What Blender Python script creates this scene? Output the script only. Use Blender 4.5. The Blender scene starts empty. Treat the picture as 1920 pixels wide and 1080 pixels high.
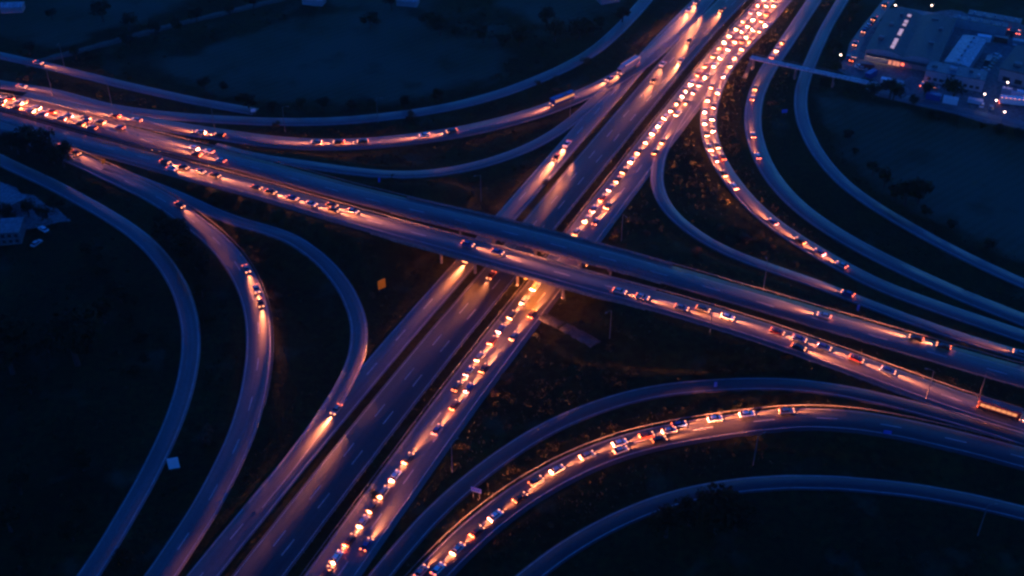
import bpy, bmesh, math, random
import numpy as np
from mathutils import Vector, Matrix
rnd = random.Random(7)
scene = bpy.context.scene
COL = scene.collection

# ------------------------------------------------------------ camera, sky, sun, exposure
cam_data = bpy.data.cameras.new('camera')
cam_data.sensor_width = 36.0
cam_data.lens = 36.0 * 2300.0 / 1920.0
cam_data.clip_start, cam_data.clip_end = 1.0, 20000.0
cam = bpy.data.objects.new('camera', cam_data)
COL.objects.link(cam)
cam.location = (0, 0, 247)
cam.rotation_euler = (math.radians(90 - 37.1), 0, 0)
scene.camera = cam

SUN_EL, SUN_AZ = math.radians(1.0), math.radians(20.0)      # last light low beyond the far end of the motorway
world = bpy.data.worlds.new('World')
scene.world = world
world.use_nodes = True
wn, wl = world.node_tree.nodes, world.node_tree.links
bg = wn['Background']
sky = wn.new('ShaderNodeTexSky')
sky.sky_type = 'NISHITA'
sky.sun_disc = False
sky.sun_elevation = SUN_EL
sky.sun_rotation = SUN_AZ
sky.altitude = 200
tint = wn.new('ShaderNodeMix')
tint.data_type = 'RGBA'
tint.blend_type = 'MULTIPLY'
tint.inputs['Factor'].default_value = 1.0
tint.inputs[7].default_value = (0.013, 0.165, 1.0, 1)          # camera balanced for lamplight: dusk reads deep blue
wl.new(sky.outputs[0], tint.inputs[6])
wl.new(tint.outputs[2], bg.inputs['Color'])
bg.inputs['Strength'].default_value = 0.15
sun_d = bpy.data.lights.new('sun', 'SUN')
sun_d.energy = 0.02
sun_d.angle = math.radians(25)
sun_d.color = (0.15, 0.45, 1.0)
sun = bpy.data.objects.new('sun', sun_d)
COL.objects.link(sun)
sun.rotation_euler = (math.radians(90) - SUN_EL, 0, math.pi - SUN_AZ)
scene.view_settings.view_transform = 'Standard'
scene.view_settings.look = 'None'
scene.view_settings.exposure = 2.75
scene.view_settings.gamma = 1.0
cy = scene.cycles
cy.use_denoising = True
cy.use_light_tree = True
cy.max_bounces = 4
cy.diffuse_bounces = 2
cy.glossy_bounces = 2
cy.sample_clamp_indirect = 3.0
cy.filter_width = 2.6
BEAM_W = 21000.0
HAZE = 0.00011
cy.volume_bounces = 0
# plan coordinates in metres, x east, y away from the viewer
ROADS = {'through_carriageway': (12.4, [(143.8, 622.9), (140.8, 617.7), (137.8, 612.5), (134.9, 607.3), (131.9, 602.1), (128.9, 596.9), (126.0, 591.7), (123.0, 586.5), (120.1, 581.3), (117.1, 576.1), (114.1, 570.9), (111.2, 565.7), (108.2, 560.5), (105.2, 555.3), (102.3, 550.0), (99.4, 544.8), (96.5, 539.6), (93.6, 534.3), (90.8, 529.0), (88.0, 523.8), (85.3, 518.4), (82.5, 513.1), (79.8, 507.8), (77.1, 502.4), (74.4, 497.1), (71.8, 491.7), (69.1, 486.4), (66.4, 481.0), (63.8, 475.6), (61.2, 470.3), (58.5, 464.9), (55.9, 459.5), (53.3, 454.1), (50.7, 448.7), (48.0, 443.4), (45.4, 438.0), (42.8, 432.6), (40.2, 427.2), (37.6, 421.8), (35.0, 416.4), (32.4, 411.1), (29.8, 405.7), (27.2, 400.3), (24.6, 394.9), (22.0, 389.5), (19.4, 384.1), (16.8, 378.7), (14.2, 373.3), (11.6, 367.9), (9.0, 362.5), (6.4, 357.1), (3.8, 351.7), (1.2, 346.3), (-1.4, 340.9), (-4.0, 335.6), (-6.6, 330.2), (-9.2, 324.8), (-11.8, 319.4), (-14.4, 314.0), (-17.1, 308.6), (-19.7, 303.3), (-22.3, 297.9), (-24.9, 292.5), (-27.4, 287.1), (-30.0, 281.6), (-32.5, 276.2), (-35.0, 270.8), (-37.5, 265.3), (-40.0, 259.9), (-42.5, 254.5), (-44.9, 249.0), (-47.4, 243.6), (-49.9, 238.1), (-52.3, 232.6), (-54.8, 227.2), (-57.2, 221.7), (-59.6, 216.2), (-62.1, 210.8), (-64.5, 205.3), (-66.9, 199.8), (-69.3, 194.3), (-71.7, 188.9), (-74.1, 183.4), (-76.6, 177.9), (-79.0, 172.4), (-81.4, 167.0), (-83.8, 161.5), (-86.2, 156.0), (-88.6, 150.5), (-91.1, 145.1)]),
    'busy_carriageway': (13.2, [(-75.3, 138.1), (-72.9, 143.6), (-70.5, 149.2), (-68.0, 154.7), (-65.6, 160.2), (-63.1, 165.7), (-60.7, 171.2), (-58.3, 176.7), (-55.8, 182.3), (-53.4, 187.8), (-51.0, 193.3), (-48.5, 198.8), (-46.1, 204.3), (-43.6, 209.9), (-41.2, 215.4), (-38.7, 220.9), (-36.3, 226.4), (-33.8, 231.9), (-31.3, 237.4), (-28.8, 242.9), (-26.3, 248.4), (-23.8, 253.9), (-21.3, 259.4), (-18.8, 264.8), (-16.3, 270.3), (-13.7, 275.8), (-11.1, 281.2), (-8.6, 286.7), (-5.9, 292.1), (-3.3, 297.6), (-0.7, 303.0), (2.0, 308.4), (4.6, 313.8), (7.2, 319.3), (9.9, 324.7), (12.5, 330.1), (15.1, 335.5), (17.8, 341.0), (20.4, 346.4), (23.0, 351.9), (25.6, 357.3), (28.2, 362.7), (30.8, 368.2), (33.4, 373.6), (36.0, 379.1), (38.6, 384.5), (41.3, 389.9), (43.9, 395.4), (46.5, 400.8), (49.1, 406.2), (51.8, 411.7), (54.4, 417.1), (57.0, 422.5), (59.7, 427.9), (62.3, 433.4), (64.9, 438.8), (67.6, 444.2), (70.2, 449.6), (72.9, 455.1), (75.5, 460.5), (78.2, 465.9), (80.8, 471.3), (83.5, 476.7), (86.2, 482.1), (88.9, 487.5), (91.6, 492.9), (94.3, 498.3), (97.0, 503.7), (99.8, 509.1), (102.5, 514.4), (105.4, 519.8), (108.2, 525.1), (111.1, 530.4), (114.0, 535.7), (116.9, 540.9), (119.9, 546.2), (122.9, 551.5), (125.9, 556.7), (128.8, 561.9), (131.8, 567.2), (134.8, 572.4), (137.8, 577.7), (140.8, 582.9), (143.8, 588.1), (146.8, 593.4), (149.7, 598.6), (152.7, 603.9), (155.7, 609.1), (158.7, 614.4)]),
    'collector_road': (7.6, [(132.5, 629.3), (129.5, 624.1), (126.5, 618.9), (123.5, 613.7), (120.6, 608.4), (117.6, 603.2), (114.6, 598.0), (111.7, 592.8), (108.7, 587.6), (105.7, 582.4), (102.8, 577.2), (99.8, 571.9), (96.8, 566.7), (93.9, 561.5), (90.9, 556.3), (88.0, 551.1), (85.1, 545.8), (82.2, 540.5), (79.4, 535.2), (76.6, 529.9), (73.8, 524.6), (71.1, 519.3), (68.3, 513.9), (65.6, 508.6), (63.0, 503.2), (60.3, 497.8), (57.6, 492.5), (54.9, 487.1), (52.3, 481.7), (49.6, 476.3), (47.0, 470.9), (44.4, 465.5), (41.7, 460.1), (39.1, 454.8), (36.5, 449.4), (33.9, 444.0), (31.3, 438.6), (28.6, 433.2), (26.0, 427.8), (23.4, 422.4), (20.8, 417.0), (18.2, 411.6), (15.6, 406.2), (13.0, 400.8), (10.4, 395.3), (7.8, 389.9), (5.2, 384.5), (2.6, 379.1), (-0.0, 373.7), (-2.6, 368.3), (-5.2, 362.9), (-7.8, 357.5), (-10.4, 352.1), (-13.0, 346.7), (-15.6, 341.3), (-18.3, 335.9), (-20.9, 330.5), (-23.5, 325.1), (-26.1, 319.7), (-28.8, 314.3), (-31.4, 308.9), (-34.0, 303.5), (-36.6, 298.1), (-39.1, 292.7), (-41.7, 287.2), (-44.2, 281.8), (-46.7, 276.3), (-49.2, 270.9), (-51.7, 265.4), (-54.2, 260.0), (-56.7, 254.5), (-59.2, 249.0), (-61.7, 243.6), (-64.1, 238.1), (-66.6, 232.6), (-69.0, 227.1), (-71.4, 221.7), (-73.9, 216.2), (-76.3, 210.7), (-78.7, 205.2), (-81.1, 199.7), (-83.6, 194.2), (-86.0, 188.7), (-88.4, 183.2), (-90.8, 177.8), (-93.3, 172.3), (-95.7, 166.8), (-98.1, 161.3), (-100.5, 155.8), (-103.0, 150.3)]),
    'flyover_west': (10.4, [(220.2, 252.3), (214.7, 254.6), (209.2, 257.0), (203.7, 259.3), (198.2, 261.7), (192.7, 264.0), (187.2, 266.4), (181.7, 268.7), (176.2, 271.1), (170.7, 273.4), (165.2, 275.8), (159.7, 278.1), (154.1, 280.5), (148.6, 282.8), (143.1, 285.1), (137.6, 287.4), (132.1, 289.7), (126.5, 292.0), (121.0, 294.3), (115.5, 296.6), (110.0, 299.0), (104.4, 301.3), (98.9, 303.6), (93.4, 305.9), (87.9, 308.3), (82.4, 310.6), (76.9, 313.0), (71.4, 315.4), (65.9, 317.8), (60.5, 320.3), (55.0, 322.8), (49.6, 325.3), (44.2, 327.9), (38.8, 330.5), (33.4, 333.1), (28.0, 335.6), (22.6, 338.2), (17.2, 340.8), (11.8, 343.3), (6.3, 345.8), (0.9, 348.3), (-4.6, 350.7), (-10.1, 353.1), (-15.6, 355.5), (-21.1, 357.8), (-26.6, 360.2), (-32.1, 362.6), (-37.5, 365.1), (-42.9, 367.7), (-48.3, 370.4), (-53.6, 373.1), (-58.9, 375.9), (-64.1, 378.8), (-69.3, 381.8), (-74.5, 384.8), (-79.7, 387.8), (-84.8, 390.8), (-90.0, 393.9), (-95.2, 396.9), (-100.4, 399.8), (-105.6, 402.7), (-110.9, 405.6), (-116.1, 408.5), (-121.4, 411.3), (-126.7, 414.1), (-132.0, 416.9), (-137.3, 419.6), (-142.6, 422.4), (-147.9, 425.2), (-153.3, 427.9), (-158.6, 430.7), (-163.9, 433.4), (-169.3, 436.0), (-174.7, 438.6), (-180.1, 441.2), (-185.5, 443.7), (-191.0, 446.2), (-196.5, 448.6), (-202.0, 450.9), (-207.5, 453.2), (-213.1, 455.4), (-218.6, 457.7), (-224.2, 460.0), (-229.7, 462.2), (-235.3, 464.5), (-240.8, 466.7), (-246.4, 469.0), (-251.9, 471.2), (-257.5, 473.5), (-263.0, 475.7), (-268.6, 478.0), (-274.1, 480.2), (-279.7, 482.5)]),
    'flyover_east': (10.4, [(-275.8, 471.7), (-270.4, 469.1), (-265.0, 466.6), (-259.6, 464.0), (-254.1, 461.4), (-248.7, 458.8), (-243.3, 456.3), (-237.9, 453.7), (-232.5, 451.1), (-227.1, 448.5), (-221.7, 446.0), (-216.3, 443.4), (-210.9, 440.8), (-205.5, 438.2), (-200.1, 435.7), (-194.7, 433.1), (-189.3, 430.6), (-183.9, 428.0), (-178.4, 425.5), (-173.0, 423.0), (-167.6, 420.4), (-162.2, 417.8), (-156.8, 415.2), (-151.5, 412.5), (-146.2, 409.7), (-140.9, 406.9), (-135.7, 404.0), (-130.4, 401.1), (-125.2, 398.2), (-119.9, 395.3), (-114.7, 392.5), (-109.4, 389.6), (-104.2, 386.7), (-98.9, 383.8), (-93.7, 380.9), (-88.5, 377.9), (-83.4, 374.8), (-78.2, 371.8), (-73.1, 368.7), (-67.9, 365.7), (-62.7, 362.7), (-57.5, 359.8), (-52.3, 356.9), (-47.0, 354.1), (-41.7, 351.3), (-36.3, 348.6), (-31.0, 346.0), (-25.6, 343.4), (-20.1, 340.8), (-14.7, 338.3), (-9.3, 335.8), (-3.9, 333.2), (1.5, 330.6), (6.9, 328.0), (12.3, 325.4), (17.7, 322.8), (23.1, 320.2), (28.5, 317.7), (34.0, 315.3), (39.5, 313.0), (45.0, 310.6), (50.5, 308.3), (56.0, 305.9), (61.5, 303.5), (67.0, 301.0), (72.4, 298.5), (77.8, 296.0), (83.2, 293.3), (88.5, 290.7), (93.9, 287.9), (99.2, 285.2), (104.4, 282.4), (109.7, 279.5), (115.0, 276.6), (120.2, 273.8), (125.5, 271.0), (130.8, 268.2), (136.2, 265.6), (141.6, 263.1), (147.1, 260.6), (152.5, 258.1), (158.0, 255.6), (163.4, 253.2), (168.9, 250.7), (174.4, 248.3), (179.8, 245.8), (185.3, 243.3), (190.7, 240.9), (196.2, 238.4), (201.7, 236.0), (207.1, 233.5), (212.6, 231.1)]),
    'outer_northwest_road': (6.2, [(-285.9, 495.3), (-280.3, 493.2), (-274.6, 491.1), (-269.0, 489.1), (-263.3, 487.0), (-257.7, 484.9), (-252.0, 482.9), (-246.4, 480.8), (-240.7, 478.7), (-235.1, 476.7), (-229.4, 474.6), (-223.7, 472.6), (-218.0, 470.6), (-212.3, 468.9), (-206.5, 467.2), (-200.8, 465.5), (-195.1, 463.5), (-189.5, 461.1), (-184.1, 458.5), (-178.7, 455.8), (-173.3, 453.1), (-167.8, 450.7), (-162.2, 448.7), (-156.4, 446.9), (-150.6, 445.5), (-144.7, 444.2), (-138.8, 443.1), (-132.8, 442.2), (-126.9, 441.4), (-120.9, 440.6), (-114.9, 440.0), (-108.9, 439.4), (-102.9, 438.9), (-96.9, 438.6), (-90.9, 438.4), (-84.9, 438.4), (-78.9, 438.6), (-72.9, 439.1), (-66.9, 439.8), (-61.0, 440.8), (-55.1, 442.0), (-49.2, 443.4), (-43.4, 444.9), (-37.6, 446.7), (-31.9, 448.7), (-26.4, 450.9), (-20.9, 453.4), (-15.6, 456.2), (-10.3, 459.2), (-5.3, 462.4), (-0.4, 465.9), (4.4, 469.6), (9.0, 473.5), (13.5, 477.4), (18.0, 481.5), (22.3, 485.7), (26.4, 490.1), (30.4, 494.6), (34.1, 499.3), (37.6, 504.2), (40.8, 509.3), (43.8, 514.5), (46.7, 519.8), (49.5, 525.1), (52.2, 530.5), (54.8, 535.9), (57.4, 541.4), (59.9, 546.9), (62.3, 552.4), (64.8, 557.9), (67.2, 563.4), (69.6, 568.9), (72.0, 574.4), (74.4, 579.9), (76.8, 585.5), (79.2, 591.0), (81.6, 596.5), (84.0, 602.0), (86.4, 607.5), (88.8, 613.1), (91.2, 618.6), (93.5, 624.1), (95.9, 629.6), (98.3, 635.1)]),
    'northwest_slip_road': (8.6, [(122.7, 617.9), (120.1, 612.5), (117.5, 607.1), (114.8, 601.8), (112.2, 596.4), (109.6, 591.1), (107.0, 585.7), (104.3, 580.3), (101.7, 575.0), (99.1, 569.6), (96.5, 564.2), (93.8, 558.9), (91.2, 553.5), (88.6, 548.2), (85.9, 542.8), (83.2, 537.5), (80.5, 532.2), (77.7, 526.9), (74.9, 521.6), (72.1, 516.4), (69.2, 511.1), (66.3, 505.9), (63.2, 500.8), (60.0, 495.7), (56.7, 490.8), (53.1, 486.1), (49.3, 481.4), (45.4, 476.9), (41.3, 472.6), (37.1, 468.3), (32.7, 464.2), (28.3, 460.3), (23.7, 456.4), (19.1, 452.7), (14.3, 449.1), (9.4, 445.7), (4.3, 442.6), (-0.9, 439.6), (-6.2, 436.8), (-11.6, 434.2), (-17.0, 431.8), (-22.6, 429.7), (-28.2, 427.8), (-34.0, 426.1), (-39.8, 424.6), (-45.6, 423.3), (-51.5, 422.2), (-57.4, 421.3), (-63.3, 420.7), (-69.3, 420.4), (-75.2, 420.4), (-81.2, 420.7), (-87.1, 421.3), (-93.1, 422.1), (-98.9, 423.2), (-104.7, 424.5), (-110.5, 426.1), (-116.2, 427.8), (-122.0, 429.4), (-127.7, 431.1), (-133.4, 432.9), (-139.1, 434.7), (-144.7, 436.6), (-150.4, 438.6), (-156.0, 440.6), (-161.7, 442.5), (-167.3, 444.5), (-172.9, 446.4), (-178.5, 448.5), (-184.1, 450.6), (-189.7, 452.8), (-195.2, 455.1), (-200.7, 457.4), (-206.2, 459.6)]),
    'northwest_inner_loop': (5.2, [(-117.3, 418.6), (-112.1, 415.7), (-106.9, 412.9), (-101.6, 410.0), (-96.3, 407.3), (-91.0, 404.5), (-85.7, 401.9), (-80.3, 399.4), (-74.8, 397.0), (-69.2, 394.9), (-63.5, 393.1), (-57.7, 392.0), (-51.7, 391.8), (-45.8, 392.6), (-40.1, 394.1), (-34.4, 396.0), (-28.8, 398.1), (-23.3, 400.3), (-17.8, 402.7), (-12.4, 405.3), (-7.2, 408.2), (-2.2, 411.4), (2.6, 415.0), (7.2, 418.8), (11.5, 423.0), (15.5, 427.4), (19.2, 432.0), (22.7, 436.9), (26.0, 441.8), (29.2, 446.9), (32.2, 452.0), (35.1, 457.2), (38.0, 462.4), (40.9, 467.7)]),
    'local_lane': (5.4, [(-296.8, 529.6), (-291.3, 527.1), (-285.9, 524.7), (-280.5, 522.2), (-275.1, 519.7), (-269.7, 517.2), (-264.3, 514.7), (-258.8, 512.2), (-253.4, 509.7), (-248.0, 507.2), (-242.6, 504.8), (-237.2, 502.3), (-231.8, 499.8), (-226.3, 497.4), (-220.8, 495.1), (-215.3, 492.8), (-209.8, 490.5), (-204.3, 488.1), (-198.9, 485.7), (-193.5, 483.2), (-188.1, 480.6), (-182.7, 478.1), (-177.3, 475.6), (-171.9, 473.1), (-166.5, 470.6), (-161.0, 468.2), (-155.6, 465.8), (-150.1, 463.4), (-144.6, 461.1), (-139.1, 458.8), (-133.6, 456.6), (-128.0, 454.6), (-122.4, 452.6), (-116.7, 450.6), (-111.1, 448.7), (-105.5, 446.8)]),
    'northeast_slip_road': (6.4, [(222.5, 262.4), (217.5, 265.6), (212.4, 268.9), (207.3, 272.1), (202.3, 275.4), (197.2, 278.6), (192.1, 281.9), (187.1, 285.1), (182.0, 288.3), (176.9, 291.6), (171.9, 294.8), (166.8, 298.1), (161.7, 301.3), (156.7, 304.6), (151.7, 307.9), (146.6, 311.2), (141.6, 314.5), (136.7, 317.9), (131.8, 321.4), (127.0, 325.0), (122.4, 328.9), (118.1, 333.1), (114.0, 337.6), (110.1, 342.1), (106.4, 346.8), (102.7, 351.6), (99.2, 356.5), (95.9, 361.5), (92.9, 366.7), (90.2, 372.1), (87.9, 377.7), (85.9, 383.3), (84.2, 389.1), (82.7, 394.9), (81.4, 400.8), (80.4, 406.7), (79.6, 412.7), (79.1, 418.7), (79.0, 424.7), (79.1, 430.7), (79.6, 436.7), (80.4, 442.7), (81.5, 448.6), (82.9, 454.4), (84.4, 460.3), (86.1, 466.0), (87.9, 471.7), (90.0, 477.4), (92.2, 483.0), (94.6, 488.5), (97.2, 493.9), (99.9, 499.3), (102.8, 504.6), (105.8, 509.8), (108.8, 515.0), (111.9, 520.1), (114.9, 525.4), (117.8, 530.6), (120.6, 535.9), (123.4, 541.3), (126.2, 546.6), (128.9, 552.0), (131.8, 557.3), (134.6, 562.6), (137.4, 567.9), (140.2, 573.2), (143.0, 578.6), (145.8, 583.9), (148.6, 589.2), (151.4, 594.5), (154.2, 599.8), (157.0, 605.1), (159.8, 610.5), (162.6, 615.8)]),
    'northeast_second_road': (6.6, [(221.7, 264.7), (217.0, 268.4), (212.3, 272.1), (207.6, 275.8), (202.9, 279.6), (198.2, 283.3), (193.5, 287.0), (188.8, 290.7), (184.1, 294.4), (179.4, 298.1), (174.7, 301.8), (170.0, 305.5), (165.3, 309.2), (160.6, 312.9), (156.0, 316.7), (151.4, 320.5), (146.9, 324.4), (142.5, 328.5), (138.2, 332.6), (133.9, 336.9), (129.8, 341.2), (125.7, 345.6), (121.8, 350.1), (118.1, 354.7), (114.5, 359.6), (111.2, 364.6), (108.2, 369.7), (105.5, 375.1), (103.2, 380.6), (101.3, 386.2), (99.7, 392.0), (98.5, 397.9), (97.6, 403.8), (97.0, 409.7), (96.7, 415.7), (96.7, 421.7), (96.9, 427.7), (97.3, 433.6), (98.1, 439.6), (99.1, 445.5), (100.3, 451.3), (101.8, 457.1), (103.4, 462.9), (105.4, 468.5), (107.4, 474.1), (109.7, 479.7), (112.0, 485.2), (114.5, 490.6), (117.0, 496.0), (119.6, 501.4), (122.2, 506.8), (124.8, 512.2), (127.3, 517.6), (129.9, 523.0), (132.5, 528.4), (135.0, 533.9), (137.6, 539.3), (140.1, 544.7), (142.7, 550.1), (145.2, 555.5), (147.7, 560.9), (150.2, 566.4), (152.7, 571.8), (155.1, 577.3), (157.6, 582.7), (160.0, 588.2), (162.4, 593.7), (164.9, 599.1), (167.3, 604.6), (169.7, 610.1), (172.2, 615.5), (174.6, 621.0), (177.1, 626.4), (179.5, 631.9), (181.9, 637.4), (184.4, 642.8), (186.8, 648.3)]),
    'northeast_outer_road': (5.2, [(224.9, 279.2), (220.6, 283.3), (216.2, 287.4), (211.8, 291.4), (207.5, 295.5), (203.1, 299.6), (198.7, 303.6), (194.4, 307.7), (190.0, 311.8), (185.6, 315.8), (181.3, 319.9), (176.9, 324.0), (172.6, 328.1), (168.3, 332.2), (164.1, 336.5), (160.0, 340.8), (156.0, 345.3), (152.2, 349.9), (148.4, 354.5), (144.8, 359.2), (141.3, 364.0), (137.8, 368.9), (134.5, 373.9), (131.4, 378.9), (128.5, 384.2), (126.0, 389.6), (123.9, 395.2), (122.2, 400.9), (120.9, 406.7), (119.8, 412.6), (119.0, 418.5), (118.6, 424.5), (118.4, 430.4), (118.4, 436.4), (118.8, 442.4), (119.4, 448.3), (120.3, 454.2), (121.5, 460.0), (122.9, 465.8), (124.6, 471.6), (126.5, 477.2), (128.4, 482.9), (130.5, 488.5), (132.7, 494.0), (134.8, 499.6), (137.0, 505.1), (139.3, 510.7), (141.5, 516.2), (143.7, 521.7), (146.0, 527.2), (148.4, 532.7), (150.9, 538.2), (153.4, 543.6), (155.9, 549.0), (158.4, 554.4), (160.9, 559.8), (163.4, 565.2), (165.8, 570.7), (168.3, 576.1), (170.7, 581.6), (173.1, 587.0), (175.6, 592.5), (178.0, 597.9), (180.4, 603.4), (182.9, 608.8), (185.3, 614.3), (187.7, 619.7), (190.2, 625.2), (192.6, 630.6), (195.0, 636.1), (197.5, 641.5)]),
    'northeast_inner_loop': (4.6, [(222.1, 258.8), (216.8, 261.6), (211.5, 264.3), (206.2, 267.1), (200.8, 269.8), (195.5, 272.6), (190.2, 275.3), (184.9, 278.0), (179.5, 280.8), (174.2, 283.5), (168.9, 286.3), (163.6, 289.0), (158.2, 291.7), (152.8, 294.4), (147.5, 297.1), (142.2, 299.9), (137.0, 302.9), (132.0, 306.1), (127.0, 309.4), (122.1, 312.9), (117.3, 316.5), (112.6, 320.2), (107.8, 323.8), (103.0, 327.4), (98.1, 330.8), (93.1, 334.1), (88.1, 337.4), (83.2, 340.8), (78.4, 344.5), (73.9, 348.4), (69.8, 352.7), (66.0, 357.4), (62.7, 362.4), (59.8, 367.6), (57.5, 373.2), (55.9, 378.9), (55.0, 384.8), (54.7, 390.8), (55.0, 396.8), (55.8, 402.7), (56.9, 408.6), (58.4, 414.4), (60.2, 420.1), (62.2, 425.8), (64.3, 431.4), (66.4, 437.0), (68.6, 442.6), (70.9, 448.1), (73.2, 453.6)]),
    'southeast_inner_loop': (5.4, [(-68.3, 144.4), (-65.3, 149.6), (-62.3, 154.8), (-59.3, 160.0), (-56.3, 165.2), (-53.3, 170.4), (-50.3, 175.6), (-47.4, 180.8), (-44.4, 186.0), (-41.4, 191.2), (-38.4, 196.4), (-35.4, 201.7), (-32.5, 206.9), (-29.6, 212.1), (-26.5, 217.3), (-23.4, 222.4), (-20.0, 227.3), (-16.4, 232.1), (-12.6, 236.8), (-8.7, 241.3), (-4.6, 245.7), (-0.3, 249.9), (4.1, 254.0), (8.8, 257.8), (13.6, 261.3), (18.7, 264.5), (23.9, 267.4), (29.3, 270.0), (34.9, 272.3), (40.6, 274.1), (46.5, 275.4), (52.4, 276.2), (58.4, 276.5), (64.4, 276.5), (70.4, 276.1), (76.3, 275.4), (82.3, 274.5), (88.2, 273.4), (94.0, 272.1), (99.8, 270.7), (105.6, 269.1), (111.4, 267.3), (117.1, 265.4), (122.7, 263.4), (128.3, 261.3), (133.9, 259.0), (139.4, 256.6), (144.8, 254.1), (150.2, 251.6), (155.6, 248.9), (161.0, 246.3), (166.4, 243.6), (171.8, 241.0), (177.2, 238.4), (182.6, 235.7), (187.9, 233.1), (193.3, 230.4), (198.7, 227.8), (204.1, 225.2), (209.5, 222.5)]),
    'southeast_slip_road': (9.2, [(-59.0, 146.5), (-55.7, 151.6), (-52.4, 156.6), (-49.0, 161.6), (-45.7, 166.7), (-42.4, 171.7), (-39.1, 176.8), (-35.7, 181.8), (-32.4, 186.9), (-29.1, 191.9), (-25.8, 197.0), (-22.4, 202.0), (-19.1, 207.0), (-15.6, 211.9), (-11.9, 216.8), (-8.1, 221.4), (-4.0, 225.9), (0.2, 230.1), (4.7, 234.2), (9.4, 238.0), (14.3, 241.6), (19.3, 244.9), (24.6, 247.9), (30.0, 250.6), (35.6, 252.9), (41.3, 254.8), (47.1, 256.4), (53.0, 257.8), (58.9, 258.8), (64.9, 259.7), (70.9, 260.2), (77.0, 260.5), (83.0, 260.5), (89.0, 260.1), (95.0, 259.4), (101.0, 258.5), (106.9, 257.2), (112.8, 255.8), (118.6, 254.1), (124.4, 252.3), (130.1, 250.5), (135.8, 248.5), (141.5, 246.4), (147.1, 244.2), (152.7, 241.9), (158.3, 239.7), (163.9, 237.4), (169.5, 235.1), (175.1, 232.9), (180.7, 230.6), (186.3, 228.3), (191.9, 226.0), (197.5, 223.8), (203.1, 221.5), (208.7, 219.2)]),
    'southeast_outer_road': (5.4, [(-42.4, 155.9), (-38.3, 160.2), (-34.1, 164.6), (-30.0, 168.9), (-25.9, 173.2), (-21.7, 177.5), (-17.6, 181.8), (-13.5, 186.2), (-9.3, 190.5), (-5.2, 194.8), (-1.1, 199.1), (3.1, 203.4), (7.3, 207.6), (11.7, 211.7), (16.3, 215.5), (21.1, 219.1), (26.0, 222.4), (31.2, 225.5), (36.5, 228.3), (41.9, 230.7), (47.5, 232.8), (53.3, 234.4), (59.1, 235.7), (65.0, 236.7), (70.9, 237.3), (76.9, 237.7), (82.9, 237.6), (88.9, 237.4), (94.8, 236.8), (100.7, 236.0), (106.6, 235.1), (112.5, 233.9), (118.3, 232.4), (124.0, 230.8), (129.7, 228.9), (135.3, 226.9), (140.9, 224.8), (146.5, 222.6), (152.0, 220.4), (157.6, 218.2), (163.2, 216.1), (168.7, 213.9), (174.3, 211.7), (179.9, 209.5), (185.4, 207.3), (191.0, 205.1), (196.5, 202.9), (202.1, 200.7)]),
    'southwest_outer_road': (5.6, [(-260.6, 454.2), (-255.8, 450.6), (-250.9, 447.1), (-246.0, 443.5), (-241.2, 440.0), (-236.3, 436.5), (-231.4, 432.9), (-226.5, 429.4), (-221.7, 425.8), (-216.8, 422.3), (-211.9, 418.7), (-207.1, 415.2), (-202.2, 411.6), (-197.3, 408.1), (-192.4, 404.6), (-187.5, 401.2), (-182.5, 397.8), (-177.5, 394.4), (-172.6, 390.9), (-167.8, 387.3), (-163.0, 383.7), (-158.3, 379.9), (-153.5, 376.2), (-148.9, 372.4), (-144.3, 368.5), (-139.7, 364.5), (-135.4, 360.4), (-131.2, 356.1), (-127.2, 351.5), (-123.5, 346.8), (-120.0, 341.9), (-116.7, 336.8), (-113.7, 331.6), (-110.9, 326.3), (-108.4, 320.8), (-106.2, 315.2), (-104.2, 309.5), (-102.5, 303.7), (-101.2, 297.9), (-100.1, 291.9), (-99.4, 286.0), (-98.9, 280.0), (-98.6, 273.9), (-98.6, 267.9), (-98.8, 261.9), (-99.2, 255.9), (-99.8, 249.9), (-100.5, 243.9), (-101.3, 238.0), (-102.3, 232.0), (-103.4, 226.1), (-104.5, 220.2), (-105.7, 214.3), (-107.1, 208.4), (-108.6, 202.6), (-110.1, 196.7), (-111.7, 190.9), (-113.2, 185.1), (-114.8, 179.3), (-116.3, 173.5), (-117.9, 167.6), (-119.5, 161.8), (-121.0, 156.0), (-122.6, 150.2), (-124.1, 144.4), (-125.7, 138.6)]),
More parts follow.
